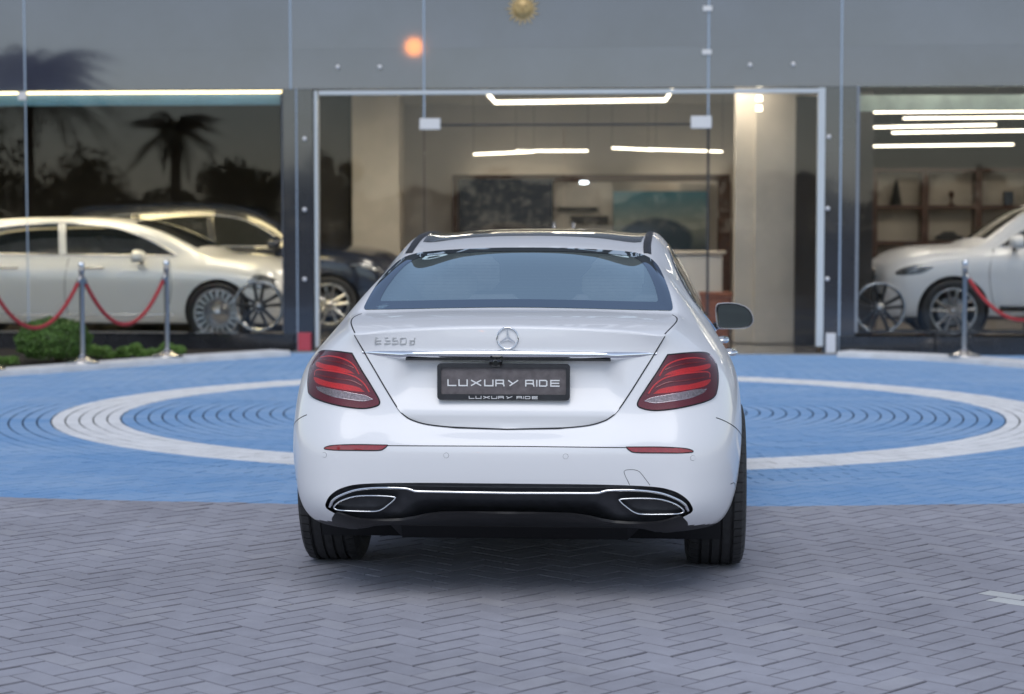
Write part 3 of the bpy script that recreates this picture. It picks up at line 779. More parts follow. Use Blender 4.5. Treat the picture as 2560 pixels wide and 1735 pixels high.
# --- front lamps and grille (hidden in the photograph, there for other views)
for g in (1, -1):
    E.patch('headlamp', 'front', [(g * a, b) for a, b in catmull([(.45, .60), (.66, .63), (.70, .70), (.58, .70), (.46, .66)], (), 4)], 'head_lamp', e0, .002, .03, .008)
E.patch('grille', 'front', catmull([(-.36, .68), (-.30, .45), (.30, .45), (.36, .68), (0, .70)], (), 4), 'satin_black', e0, .003, .04, .01)
for x in (-.80, .80):
    wheel(e0, x, 0, .345, .242, .235, 'spoke', 1 if x > 0 else -1, True); wheel(e0, x, 3.08, .345, .232, .235, 'spoke', 1 if x > 0 else -1, False)

# ================================================================= GROUND AND PAVING
def newmat(name):
    m = bpy.data.materials.new(name); m.use_nodes = True; MATS[name] = m; return m, m.node_tree, m.node_tree.nodes['Principled BSDF']
RC = (.376, 15.25); RO, RI = 3.83, 3.32
def paver_material():
    m, nt, b = newmat('paver'); N = nt.nodes.new; L = nt.links.new
    geo = N('ShaderNodeNewGeometry'); sep = N('ShaderNodeSeparateXYZ'); L(geo.outputs['Position'], sep.inputs[0])
    def M(op, a, b_=None, clamp=False):
        n = N('ShaderNodeMath'); n.operation = op; n.use_clamp = clamp
        for i, v in enumerate((a, b_)):
            if v is None: continue
            if isinstance(v, (int, float)): n.inputs[i].default_value = v
            else: L(v, n.inputs[i])
        return n.outputs[0]
    def noise(sc, det=5, rough=.55):
        n = N('ShaderNodeTexNoise'); n.inputs['Scale'].default_value = sc; n.inputs['Detail'].default_value = det; n.inputs['Roughness'].default_value = rough
        L(geo.outputs['Position'], n.inputs['Vector']); return n.outputs['Fac']
    at = N('ShaderNodeAttribute'); at.attribute_name = 'tint'; tint = at.outputs['Fac']
    # bare concrete: each paver its own grey, stains over several pavers, fine grain
    rp = N('ShaderNodeValToRGB'); e = rp.color_ramp.elements
    e[0].position = 0; e[0].color = (.325, .325, .372, 1); e[1].position = 1; e[1].color = (.62, .63, .62, 1)
    for pos, c in ((.35, (.365, .365, .412)), (.6, (.382, .382, .430)), (.90, (.405, .403, .440)), (.97, (.42, .42, .44))):
        q = e.new(pos); q.color = (*c, 1)
    L(tint, rp.inputs[0])
    st = M('ADD', M('MULTIPLY', noise(.9, 6), .55), M('MULTIPLY', noise(7, 6, .7), .35)); st = M('ADD', st, M('MULTIPLY', noise(140, 3), .14))
    mul = N('ShaderNodeMix'); mul.data_type = 'RGBA'; mul.blend_type = 'MULTIPLY'; mul.inputs['Factor'].default_value = 1
    rr = N('ShaderNodeValToRGB'); rr.color_ramp.elements[0].position = .34; rr.color_ramp.elements[0].color = (.70, .69, .69, 1); rr.color_ramp.elements[1].position = .70; rr.color_ramp.elements[1].color = (1.10, 1.10, 1.10, 1)
    L(st, rr.inputs[0]); L(rp.outputs[0], mul.inputs['A']); L(rr.outputs[0], mul.inputs['B'])
    grey = mul.outputs['Result']
    # paint: blue apron behind a shallow arc, white ring in it, both a little ragged
    rag = M('MULTIPLY', M('SUBTRACT', noise(9, 3), .5), .05)
    dx = M('SUBTRACT', sep.outputs[0], RC[0]); dy = M('SUBTRACT', sep.outputs[1], RC[1])
    rad = M('ADD', M('SQRT', M('ADD', M('MULTIPLY', dx, dx), M('MULTIPLY', dy, dy))), rag)
    ex = M('SUBTRACT', sep.outputs[0], .7)
    edge = M('ADD', M('SUBTRACT', M('SUBTRACT', sep.outputs[1], 10.03), M('MULTIPLY', M('MULTIPLY', ex, ex), .03)), rag)
    isblue = M('MULTIPLY', edge, 80, True)
    ring = M('MULTIPLY', M('MULTIPLY', M('SUBTRACT', rad, RI), 90, True), M('MULTIPLY', M('SUBTRACT', RO, rad), 90, True))
    bn = N('ShaderNodeValToRGB'); bn.color_ramp.elements[0].position = .30; bn.color_ramp.elements[0].color = (.17, .34, .60, 1); bn.color_ramp.elements[1].position = .72; bn.color_ramp.elements[1].color = (.31, .455, .66, 1)
    mp = N('ShaderNodeMapping'); mp.inputs['Scale'].default_value = (.55, 1.5, 1); L(geo.outputs['Position'], mp.inputs[0])
    n3 = N('ShaderNodeTexNoise'); n3.inputs['Scale'].default_value = 1.3; n3.inputs['Detail'].default_value = 8; n3.inputs['Roughness'].default_value = .65; L(mp.outputs[0], n3.inputs['Vector'])
    L(M('ADD', n3.outputs['Fac'], M('MULTIPLY', M('SUBTRACT', tint, .5), .16)), bn.inputs[0])
    wc = N('ShaderNodeValToRGB'); wc.color_ramp.elements[0].position = .3; wc.color_ramp.elements[0].color = (.68, .68, .685, 1); wc.color_ramp.elements[1].position = .6; wc.color_ramp.elements[1].color = (.84, .84, .845, 1)
    L(noise(4, 7, .7), wc.inputs[0])
    def mix(f, a, b_):
        x = N('ShaderNodeMix'); x.data_type = 'RGBA'; L(f, x.inputs['Factor']); L(a, x.inputs['A']); L(b_, x.inputs['B']); return x.outputs['Result']
    c = mix(isblue, grey, bn.outputs[0]); c = mix(ring, c, wc.outputs[0])
    # worn spots where the concrete shows through the paint
    wear = M('MULTIPLY', M('SUBTRACT', noise(26, 5, .75), .66), 9, True); wear = M('MULTIPLY', wear, .45)
    c2 = mix(wear, c, grey)
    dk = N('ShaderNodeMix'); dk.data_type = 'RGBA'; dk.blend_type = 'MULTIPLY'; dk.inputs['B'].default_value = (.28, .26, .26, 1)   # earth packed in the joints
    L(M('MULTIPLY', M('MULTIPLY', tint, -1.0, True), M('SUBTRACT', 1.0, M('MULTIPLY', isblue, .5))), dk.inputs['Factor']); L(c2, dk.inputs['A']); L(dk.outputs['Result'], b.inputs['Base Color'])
    L(M('ADD', .62, M('MULTIPLY', noise(5, 4), .2)), b.inputs['Roughness']); b.inputs['Specular IOR Level'].default_value = .35
    bp = N('ShaderNodeBump'); bp.inputs['Strength'].default_value = .25; bp.inputs['Distance'].default_value = .004; L(noise(220, 4), bp.inputs['Height']); L(bp.outputs[0], b.inputs['Normal'])
    return m
paver_material()
mat('joint_sand', (.040, .036, .034), .95, 0, .2, 0, .4, 30)
mat('ground_far', (.16, .15, .14), .95, 0, .2, 0, .4, .5)
structure(MB().box(-400, 400, -400, 400, -.6, -.05).build('ground', 'ground_far'))
paving = structure(MB().box(-14, 14, 1.0, 23.5, -.045, -.009).build('paving', 'joint_sand'))
def paver_shape(lx, ly, dz, tilt):
    c = .003; a, b = lx / 2, ly / 2; v = []
    for z, q in ((-.03, 0), (-.004, 0), (0, c)):
        for sx, sy in ((-1, -1), (1, -1), (1, 1), (-1, 1)):
            x, y = sx * (a - q), sy * (b - q); v.append((x, y, z + dz + tilt[0] * x + tilt[1] * y))
    f = [(8, 9, 10, 11)] + [(k + i, k + (i + 1) % 4, k + 4 + (i + 1) % 4, k + 4 + i) for k in (0, 4) for i in range(4)]
    return v, f
def set_tint(me, vals):
    a = me.attributes.new('tint', 'FLOAT', 'FACE'); a.data.foreach_set('value', np.array(vals, dtype=np.float32))
rnd = random.Random(11)
def rtint(): return min(.86, max(0, rnd.gauss(.48, .16)))
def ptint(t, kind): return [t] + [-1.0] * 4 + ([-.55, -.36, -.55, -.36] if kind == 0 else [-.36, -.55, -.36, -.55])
variants = []; PSZ = ((.1975, .0932), (.1932, .0975))   # joints run wider one way than the other
for k in range(28):
    v, f = paver_shape(*PSZ[k // 14], rnd.uniform(-.0012, .0012), (rnd.uniform(-.003, .003), rnd.uniform(-.006, .006)))
    me = bpy.data.meshes.new('paver'); me.from_pydata(v, [], f); me.materials.append(MATS['paver']); set_tint(me, ptint(rtint() if k % 14 < 13 else 1.0, k // 14)); me.update(); variants.append(me)
ca, sa = math.cos(R(45)), math.sin(R(45)); cells = []
for i in range(-60, 260):
    for j in range(-170, 170):
        k = (i - j) % 4
        if k == 0: q = (i + 1, j + .5, 0)
        elif k == 3: q = (i + .5, j + 1, 1)
        else: continue
        x = (q[0] * ca - q[1] * sa) * .1 ; y = (q[0] * sa + q[1] * ca) * .1 + 1.5
        x += .03
        if y < 3.2 or y > 22.6 or abs(x) > .33 * y + 2.2: continue
        if math.hypot(x - RC[0], y - RC[1]) < 4.42: continue
        if x < -2.2 and y > 19.2 + (x + 4.4) * 1.15 + 1.2: continue
        cells.append((x, y, q[2]))
def vis(x, y):
    px = CX + F * x / y; py = 560 + F * CAMH / y
    return -20 < px < 2580 and py < 1760 and not (860 < px < 1700 and py < 1420) and py > 1280
cells.sort(key=lambda c: c[1])
near = [c for c in cells if vis(c[0], c[1])]
chosen = set(near[:296]); light_spots = [gp(2480, 1482)[:2], gp(2545, 1513)[:2]]
# light replacement pavers at the right edge count among the single ones
for lsx in light_spots:
    bst = min(cells, key=lambda c: (c[0] - lsx[0]) ** 2 + (c[1] - lsx[1]) ** 2); chosen.add(bst); light_spots[0 if lsx is light_spots[0] else 1] = bst
VV = []; FF = []; TT = []
for c in cells:
    ang = R(45) + (R(90) if c[2] else 0) + rnd.uniform(-.012, .012); jx, jy = rnd.uniform(-.0016, .0016), rnd.uniform(-.0016, .0016)
    if c in chosen:
        me = variants[13 + 14 * c[2]] if c in light_spots else variants[rnd.randrange(13) + 14 * c[2]]
        o = bpy.data.objects.new('paver', me); COL.objects.link(o); o.parent = paving; o.location = (c[0] + jx, c[1] + jy, 0); o.rotation_euler = (0, 0, ang)
    else:
        v, f = paver_shape(*PSZ[c[2]], rnd.uniform(-.0015, .0015), (rnd.uniform(-.003, .003), rnd.uniform(-.006, .006))); n = len(VV); cs, sn = math.cos(ang), math.sin(ang)
        VV += [(c[0] + jx + a * cs - b * sn, c[1] + jy + a * sn + b * cs, z) for a, b, z in v]; FF += [tuple(i + n for i in q) for q in f]; TT += ptint(rtint(), c[2])
# rings of pavers laid round the painted circle
r = .12
while r < 4.40:
    n = max(6, int(2 * math.pi * r / .2)); ph = rnd.random()
    for k in range(n):
        a0 = 2 * math.pi * (k + ph) / n; a1 = a0 + 2 * math.pi / n; gap = .004 / max(r, .2); b0 = len(VV); t = rtint(); dz = rnd.uniform(-.0015, .0015)
        for z, q in ((-.03, 0), (-.003, 0), (0, .004)):
            for rr_, aa in ((r + .005 + q, a0 + gap + q / r), (r + .095 - q, a0 + gap + q / r), (r + .095 - q, a1 - gap - q / r), (r + .005 + q, a1 - gap - q / r)):
                VV.append((RC[0] + rr_ * math.cos(aa), RC[1] + rr_ * math.sin(aa), z + dz))
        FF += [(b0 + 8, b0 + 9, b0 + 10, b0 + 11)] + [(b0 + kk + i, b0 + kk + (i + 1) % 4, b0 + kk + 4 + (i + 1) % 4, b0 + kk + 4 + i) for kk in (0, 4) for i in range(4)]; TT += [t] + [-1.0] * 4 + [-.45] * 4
    r += .1
band = [(r_, 2 * math.pi * k / 160) for r_ in (4.30, 4.66) for k in range(160)]
bo = obj('edge_band', [(RC[0] + r_ * math.cos(a), RC[1] + r_ * math.sin(a), -.0045) for r_, a in band], [(k, 160 + k, 160 + (k + 1) % 160, (k + 1) % 160) for k in range(160)], 'paver', paving); set_tint(bo.data, [.4] * 160)
pf = obj('paver_field', VV, FF, 'paver', paving); pf['kind'] = 'stuff'; set_tint(pf.data, TT)
# kerbs
mat('kerb_white', (.66, .66, .67), .7, 0, .3, 0, .16, 6, .3, 60)
def kerb(name, pts, w, h, inward, seg=.62):
    root = structure(empty(name, (0, 0, 0))); P = catmull(pts, (), 8, False); acc = []; d = 0
    fine = [P[0]]
    for a, b in zip(P[:-1], P[1:]):
        L_ = np.linalg.norm(b - a); k = max(1, int(L_ / .02)); fine += [a + (b - a) * t / k for t in range(1, k + 1)]
    cur = [fine[0]]; d = 0
    def flush(c):
        if len(c) < 3: return
        Vv = []; n = len(c)
        for i, p in enumerate(c):
            t = c[min(i + 1, n - 1)] - c[max(i - 1, 0)]; t = t / np.linalg.norm(t); nn = np.array([-t[1], t[0]]) * inward
            for o_, z in ((0, -.04), (0, h - .02), (.006, h - .008), (.02, h), (w - .02, h), (w, h - .02), (w, -.04)):
                q = p + nn * o_; Vv.append((q[0], q[1], z))
        f = [(i * 7 + k, i * 7 + k + 1, i * 7 + 8 + k, i * 7 + 7 + k) for i in range(n - 1) for k in range(6)] + [tuple(range(7)), tuple((n - 1) * 7 + k for k in range(7))[::-1]]
        smooth_by_angle(obj('kerb_stone', Vv, f, 'kerb_white', root), 40)
    for a, b in zip(fine[:-1], fine[1:]):
        d += np.linalg.norm(b - a); cur.append(b)
        if d > seg: flush(cur[::1]); cur = [b + (b - a) / np.linalg.norm(b - a) * .004]; d = 0
    flush(cur); return root
kerb('kerb', [(-8.2, 14.6), (-6.4, 16.9), (-4.8, 18.62), (-4.26, 19.28), (-3.65, 20.1), (-3.02, 20.88), (-2.40, 21.55)], .34, .06, 1)
kerb('kerb', [(3.50, 21.40), (4.39, 20.72), (5.07, 19.70), (6.0, 18.0), (7.0, 15.8)], .34, .06, 1)
mat('soil', (.045, .035, .025), .95, 0, .2, 0, .4, 12, .5, 40)
structure(MB().add([(-12, 16.0, .03), (-6.55, 17.05, .03), (-4.9, 18.8, .03), (-3.7, 20.3, .03), (-2.55, 21.62, .03), (-2.45, 22.2, .03), (-12, 22.9, .03)], [(0, 1, 2, 3, 4, 5, 6)]).build('planting_bed', 'soil'))

# ================================================================= SHOWROOM BUILDING
BR = tag(empty('showroom_building', tuple(BO), BYAW), 'grey glass-fronted car showroom with a wide glazed entrance', 'building')
mat('panel_grey', (.066, .070, .100), .025, 0, 1.0, 1.0, .28, 1.1)
mat('panel_grey_b', (.078, .083, .112), .025, 0, 1.0, 1.0, .28, .9)
mat('column_dark', (.030, .033, .042), .10, 0, .8, .5, .2, 3)
mat('plinth_black', (.022, .023, .027), .16, 0, .6, .3, .35, 9)
mat('frame_pale', (.55, .58, .60), .4, .2)
mat('steel_white', (.70, .68, .68), .35, .3)
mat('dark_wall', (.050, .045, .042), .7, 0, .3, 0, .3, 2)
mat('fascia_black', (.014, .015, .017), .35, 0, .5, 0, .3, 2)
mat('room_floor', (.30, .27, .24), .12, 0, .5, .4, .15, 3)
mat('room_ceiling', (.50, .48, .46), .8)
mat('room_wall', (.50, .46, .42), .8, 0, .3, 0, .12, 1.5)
mat('beige_stone', (.56, .50, .42), .45, 0, .4, 0, .14, 2.5)
mat('wood_brown', (.085, .035, .018), .4, 0, .4, 0, .35, 12)
mat('shelf_back', (.50, .45, .38), .7, 0, .3, 0, .1, 3)
mat('led_warm', (1, 1, 1), .5, 0, .5, 0, 0, 8, 0, 60, (1, .87, .66), 4.0)
mat('unseen_ceiling_lamp', (1, 1, 1), .5, 0, .5, 0, 0, 8, 0, 60, (1, .90, .76), 11.0); mat('ceiling_lamp_yellow', (1, 1, 1), .5, 0, .5, 0, 0, 8, 0, 60, (1, .80, .42), 14.0)
mat('led_yellow', (1, 1, 1), .5, 0, .5, 0, 0, 8, 0, 60, (1, .80, .42), 3.0)
mat('spot_cool', (1, 1, 1), .5, 0, .5, 0, 0, 8, 0, 60, (.85, .93, 1), 5.0)
mat('teal_film', (.06, .17, .33), .4, 0, .5, 0, .25, 3)
mat('pale_green', (.34, .42, .39), .5, 0, .5, 0, .3, 5)
mat('white_counter', (.62, .60, .57), .4)
mat('terracotta', (.26, .09, .05), .6)
mat('gold', (.60, .42, .18), .42, .25, .5, 0, .3, 60)
mat('pole_steel', (.42, .40, .385), .34, 1.0)
mat('brass_steel', (.62, .60, .58), .18, 1.0)
mat('rope_red', (.42, .050, .055), .8, 0, .3, 0, .3, 60, .3, 200)
mat('red_box', (.45, .05, .07), .5)
mat('trim_grey', (.20, .22, .25), .5)
mat('seal_blue', (.34, .42, .52), .5)
zd_ = fz(305)
ZL = fz(220); ZS = fz(832)
UL, UR, ZT = fu(-900), fu(3450), 9.0
U = lambda p: fu(p)
def panel(name, u0, u1, z0, z1, v0, v1, m, bev=.004, g=.004): return MB().box(u0 + g, u1 - g, v0, v1, z0 + g, z1 - g, bev).build(name, m, BR)
# backing wall over the openings, roof, side and back walls
MB().box(UL, UR, .05, .40, ZL + .01, ZT).build('wall', 'dark_wall', BR)
MB().box(UL, UR, .0, 14, ZT, ZT + .3).build('roof', 'dark_wall', BR)
MB().box(UL - .3, UL, 0, 14, 0, ZT).build('wall', 'dark_wall', BR); MB().box(UR, UR + .3, 0, 14, 0, ZT).build('wall', 'dark_wall', BR)
MB().box(UL, UR, 13.7, 14, 0, ZT - .01).build('wall', 'dark_wall', BR)
ub = [UL, U(-420), U(68), U(729), U(1061), U(1769), U(2100), U(2700), UR]; zb = [ZL, fz(119), 4.75, 6.1]
for i in range(len(ub) - 1):
    for k in range(3):
        panel('facade_panel', ub[i], ub[i + 1], zb[k], zb[k + 1], 0, .04, 'panel_grey_b' if (i + k) % 3 == 1 else 'panel_grey', 0, .0003)
fb = MB().box(UL, 3.4, -.35, .03, 6.12, 10.4, .01).build('fascia', 'fascia_black', BR)
lux(fb, 9.5, 8.0, 1.25, .17, -.352, 'letter_white', -1.9, .05)
MB().box(3.4, UR, .0, .03, 6.12, 9.0).build('fascia', 'panel_grey', BR)
# bolts and clamps of the glass skin
def bolt(px, py):
    u, z = fac(px, py); MB().lathe([(0, -.035), (.018, -.035), (.024, -.026), (.024, -.0)], 16, 'y', (u, 0, z)).build('glass_bolt', 'steel_white', BR, True)
for p in ((845, 168), (950, 168), (1875, 163), (1983, 161), (762, 347), (762, 524), (762, 698), (2072, 342), (2069, 521), (2068, 697)): bolt(*p)
def clamp(x0, y0, x1, y1):
    u0, z1 = fac(x0, y0); u1, z0 = fac(x1, y1); MB().box(u0, u1, -.022, .03, z0, z1, .005).build('glass_clamp', 'steel_white', BR)
for c in ((1049, 296, 1101, 324), (1727, 290, 1779, 321), (1757, 15, 1781, 28), (1755, 124, 1779, 137), (46, 229, 66, 250)): clamp(*c)
for p_ in (68, 729, 1061, 1769, 2100):
    MB().box(U(p_) - .009, U(p_) + .009, -.004, .02, (ZL if p_ in (68, 729, 2100) else zd_) + .002, 6.1).build('joint_seal', 'seal_blue', BR)
MB().box(U(68) - .006, U(68) + .006, -.004, .011, ZS, ZL).build('joint_seal', 'seal_blue', BR)
MB().box(U(743) - .006, U(743) + .006, -.014, -.0101, 0, ZL).build('joint_seal', 'seal_blue', BR); MB().box(U(2100) - .009, U(2100) + .009, -.014, -.0101, 0, ZL).build('joint_seal', 'seal_blue', BR)
# columns
for a, b in ((708, 742), (743, 785), (2058, 2099), (2101, 2140)):
    panel('column_cladding', U(a), U(b), 0.0, ZL, -.01, .35, 'column_dark', .004, .002)
# door frame and window trims
def bar(name, x0, y0, x1, y1, v0, v1, m, bev=.003):
    u0, z1 = fac(x0, y0); u1, z0 = fac(x1, y1); return MB().box(u0, u1, v0, v1, z0, z1, bev).build(name, m, BR)
bar('door_frame', 785.5, 227, 797, 868, -.02, .12, 'frame_pale'); bar('door_frame', 2046, 219, 2057.5, 866, -.02, .12, 'frame_pale'); bar('door_frame', 797, 227, 2046, 232, -.015, .10, 'frame_pale')
bar('window_trim', 2141, 214, 2143.5, 832, -.008, .06, 'trim_grey', 0); bar('window_trim', 704.5, 228, 707.5, 830, -.008, .06, 'trim_grey', 0)
# plinth slabs with joints
def plinth(a, b):
    u0, u1 = U(a), U(b); MB().box(u0 + .003, u1 - .003, -.06, .30, 0, ZS - .02, .004).build('plinth_slab', 'plinth_black', BR)
for a, b in ((-900, -330), (-330, 266), (266, 736), (2100, 2340), (2340, 2700), (2700, 3450)): plinth(a, b)
bar('window_sill', -900, 827, 707, 836, -.075, .36, 'plinth_black'); bar('window_sill', 2144, 827, 3450, 836, -.075, .36, 'plinth_black')
# glass panes
def pane(name, x0, x1, z0, z1, v=.012):
    return MB().box(U(x0) + .003, U(x1) - .003, v, v + .010, z0, z1).build(name, 'shop_glass', BR)
pane('window_pane', -900, -420, ZS, ZL); pane('window_pane', -420, 68, ZS, ZL); pane('window_pane', 68, 703, ZS, ZL)
pane('window_pane', 2144, 2700, ZS, ZL); pane('window_pane', 2700, 3450, ZS, ZL)
zd = fz(312)
pane('side_light', 797, 1061, .02, ZL); pane('side_light', 1769, 2046, .02, ZL); pane('transom_pane', 1061, 1769, zd + .004, ZL)
for a, b, hx in ((1062, 1409, 1386), (1411, 1768, 1434)):
    d = pane('door_leaf', a, b, .02, zd - .004, .014); u = U(hx)
    MB().tube([(u, -.07, .75), (u, -.07, fz(556))], .016, 12).add(*[[], []]).build('door_handle', 'brass_steel', d, True)
    for z in (.9, fz(600)): MB().tube([(u, -.07, z), (u, .02, z)], .01, 8).build('handle_mount', 'brass_steel', d, True)
bar('door_edge', 1059, 312, 1062, 868, .010, .03, 'dark_trim', 0); bar('door_edge', 1768, 312, 1771, 868, .010, .03, 'dark_trim', 0); bar('door_edge', 1062, 310, 1768, 313, .010, .03, 'dark_trim', 0)
# rooms
FZ = .03; CZ = 3.22
cl, crr = U(745), U(2100)
MB().box(UL, cl - .05, .36, 9.0, -.02, FZ).build('room_floor', 'room_floor', BR); MB().box(cl - .05, crr + .05, -.12, 9.0, -.02, FZ - .012).build('room_floor', 'room_floor', BR); MB().box(crr + .05, UR, .36, 11, -.02, FZ + .03).build('room_floor', 'room_floor', BR)
for a, b, d, zc in ((UL, cl - .001, 9, 3.3), (cl + .001, crr - .06, 9, CZ), (crr + .06, UR, 11, 3.4)): MB().box(a, b, .41, d, zc, zc + .1).build('room_ceiling', 'room_ceiling', BR)
MB().box(cl - .06, cl + .06, 6.0, 9.0, FZ, 3.6).build('partition_wall', 'room_wall', BR); MB().box(crr - .06, crr + .06, .36, 11.0, FZ, 3.6).build('partition_wall', 'room_wall', BR)
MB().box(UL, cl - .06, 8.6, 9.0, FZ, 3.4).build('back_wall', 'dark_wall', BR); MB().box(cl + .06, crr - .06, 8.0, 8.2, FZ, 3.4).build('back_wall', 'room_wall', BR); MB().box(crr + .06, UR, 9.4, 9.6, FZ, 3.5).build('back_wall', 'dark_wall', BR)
def quad_at(name, x0, y0, x1, y1, v, d, m, bev=0., parent=BR):
    u0, z1 = fac(x0, y0, v); u1, z0 = fac(x1, y1, v); return MB().box(u0, u1, v, v + d, max(z0, FZ), z1, bev).build(name, m, parent)
def unseen_ceiling_lamp(u, v, z, m, wu=.6, wv=.6):
    f_ = MB().box(u - wu / 2 - .03, u + wu / 2 + .03, v - wv / 2 - .03, v + wv / 2 + .03, z - .03, z - .001).build('unseen_ceiling_lamp', 'steel_white', BR)
    MB().box(u - wu / 2, u + wu / 2, v - wv / 2, v + wv / 2, z - .034, z - .0305).build('unseen_lamp_diffuser', m, f_)
for u in (-9, -7, -5.2, -3.4): unseen_ceiling_lamp(u, 2.0, 3.3, 'ceiling_lamp_yellow', 1.2, .3); unseen_ceiling_lamp(u, .78, 3.3, 'unseen_ceiling_lamp', 1.2, .2)  # white front row is added, out of view, to brighten the sedan's side
for u in (-1.2, .6, 2.4): unseen_ceiling_lamp(u, 1.3, CZ, 'unseen_ceiling_lamp'); unseen_ceiling_lamp(u, 3.3, CZ, 'unseen_ceiling_lamp')  # panels hidden above the lintel, added to light the middle room
for u in (4.6, 6.2, 7.8): unseen_ceiling_lamp(u, .7, 3.4, 'unseen_ceiling_lamp', 1.2, .25); unseen_ceiling_lamp(u, 4.0, 3.4, 'unseen_ceiling_lamp')  # added panels, out of view, that brighten the white SUV and its room
# left room: teal strip, cove light
quad_at('valance', -800, 228, 700, 262, .62, .03, 'teal_film')
cv = quad_at('cove_light', -800, 224, 706, 232, .46, .04, 'led_yellow')
# middle room: stone piers, portal, pictures
for a, b, v in ((878, 1000, 5.5), (1890, 1992, 1.5)): quad_at('stone_pier', a, 100, b, 900, v, .5, 'beige_stone', .004)
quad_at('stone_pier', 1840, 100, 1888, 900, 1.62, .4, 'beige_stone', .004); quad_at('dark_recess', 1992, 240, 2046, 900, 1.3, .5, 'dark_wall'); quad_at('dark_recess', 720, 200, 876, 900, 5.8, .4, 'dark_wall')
PV = 7.4
quad_at('portal_beam', 1130, 437, 1825, 453, PV, .25, 'wood_brown', .004); quad_at('portal_post', 1795, 453.5, 1825, 880, PV, .25, 'wood_brown', .004); quad_at('portal_post', 1130, 453.5, 1146, 880, PV, .25, 'wood_brown', .004)
quad_at('centre_panel', 1385, 455, 1530, 880, PV + .1, .1, 'beige_stone')
for q in ((1395, 518, 1492, 527), (1425, 540, 1520, 560)): quad_at('wall_shelf', *q, PV - .05, .14, 'dark_trim')
quad_at('wall_panel', 1700, 460, 1790, 880, PV + .2, .05, 'beige_stone')
cvl = quad_at('cove_light', 1170, 440, 1430, 446, PV + .29, .03, 'led_warm'); quad_at('cove_light', 1600, 440, 1812, 446, PV + .29, .03, 'led_warm')
def picture_mat(name, skyc, midc, darkc, zc, cxu, hw):
    """flat print: a pale ground, a sky and a dark rounded car-like mass"""
    m, nt, b = newmat(name); N = nt.nodes.new; L = nt.links.new; tc = N('ShaderNodeTexCoord'); sp = N('ShaderNodeSeparateXYZ'); L(tc.outputs['Generated'], sp.inputs[0])
    rp = N('ShaderNodeValToRGB'); e = rp.color_ramp.elements; e[0].position = .05; e[0].color = (*darkc, 1); e[1].position = .95; e[1].color = (*skyc, 1); q = e.new(.5); q.color = (*midc, 1); L(sp.outputs[2], rp.inputs[0])
    gr = N('ShaderNodeTexGradient'); gr.gradient_type = 'SPHERICAL'; mp = N('ShaderNodeMapping'); mp.inputs['Location'].default_value = (-cxu / hw, 0, -zc / .36); mp.inputs['Scale'].default_value = (1 / hw, 0, 1 / .36); L(tc.outputs['Generated'], mp.inputs[0]); L(mp.outputs[0], gr.inputs[0])
    cr2 = N('ShaderNodeValToRGB'); cr2.color_ramp.elements[0].position = .0; cr2.color_ramp.elements[1].position = .12; L(gr.outputs['Fac'], cr2.inputs[0])
    mx = N('ShaderNodeMix'); mx.data_type = 'RGBA'; L(cr2.outputs[0], mx.inputs['Factor']); L(rp.outputs[0], mx.inputs['A']); mx.inputs['B'].default_value = (*darkc, 1); L(mx.outputs['Result'], b.inputs['Base Color']); b.inputs['Roughness'].default_value = .25
picture_mat('print_night', (.012, .014, .03), (.02, .02, .03), (.05, .035, .03), .1, .5, .45); picture_mat('print_sea', (.05, .20, .26), (.22, .24, .20), (.012, .03, .05), .25, .45, .42)
tag(quad_at('wall_picture', 1147, 447, 1383, 640, PV - .06, .05, 'print_night', 0, BR), '', '')
bpy.data.objects['wall_picture'].pop('label'); bpy.data.objects['wall_picture'].pop('category')
quad_at('wall_picture', 1533, 478, 1768, 640, PV - .06, .05, 'print_sea')
MB().lathe([(0, 0), (.06, 0), (.06, .03), (0, .03)], 20, 'z', (*[fac(1460, 459, PV - .35)[0], PV - .35], fac(1460, 459, PV - .35)[1])).build('downlight', 'spot_cool', BR)
# right room: shelf wall
SV = 7.2
root_shelf = tag(empty('display_shelf', bworld(0, 0), BYAW), 'dark brown wall shelf with square beige compartments behind the white SUV', 'shelf')
xs_ = [2185, 2312, 2446, 2580, 2714]; ys_ = [425, 518, 608, 700, 800]
quad_at('shelf_backing', 2185, 425, 2714, 800, SV + .35, .03, 'shelf_back', 0, root_shelf)
for x in xs_: quad_at('shelf_upright', x - 6, 419, x + 6, 806, SV - .005, .35, 'wood_brown', 0, root_shelf)
for y in ys_:
    for a, b in zip(xs_[:-1], xs_[1:]): quad_at('shelf_board', a + 6.2, y - 5, b - 6.2, y + 5, SV, .34, 'wood_brown', 0, root_shelf)
quad_at('dark_pier', 2146, 230, 2178, 880, 1.2, .4, 'dark_wall')
quad_at('valance', 2146, 238, 3300, 274, .9, .03, 'pale_green')
def item(name, px, py, v, mb, m, label, cat, rz=0, group=None):
    u, z = fac(px, py, v); o = mb.build(name, m); o.location = bworld(u, v, z); o.rotation_euler = (0, 0, BYAW + rz); tag(o, label, cat, group); return o
zb1 = 513 
it = MB().box(-.07, .07, -.07, .07, 0, .03, .005)
for k in range(6): it.lathe([(.002, .03 + k * .05 + .10), (.10 - .012 * k, .03 + k * .05)], 12)
item('trophy', 2240, 513, SV + .15, it, 'dark_trim', 'dark tree-shaped trophy on the upper shelf, left compartment', 'trophy')
item('trophy', 2378, 513, SV + .15, MB().lathe([(0, 0), (.05, 0), (.05, .02), (.012, .04), (.012, .10), (.045, .15), (.03, .20), (0, .21)], 16), 'wood_brown', 'small dark cup trophy on the upper shelf, middle compartment', 'trophy')
item('display_box', 2520, 513, SV + .15, MB().box(-.07, .07, -.05, .05, 0, .20, .008), 'navy_paint', 'small dark upright box on the upper shelf, right compartment', 'box')
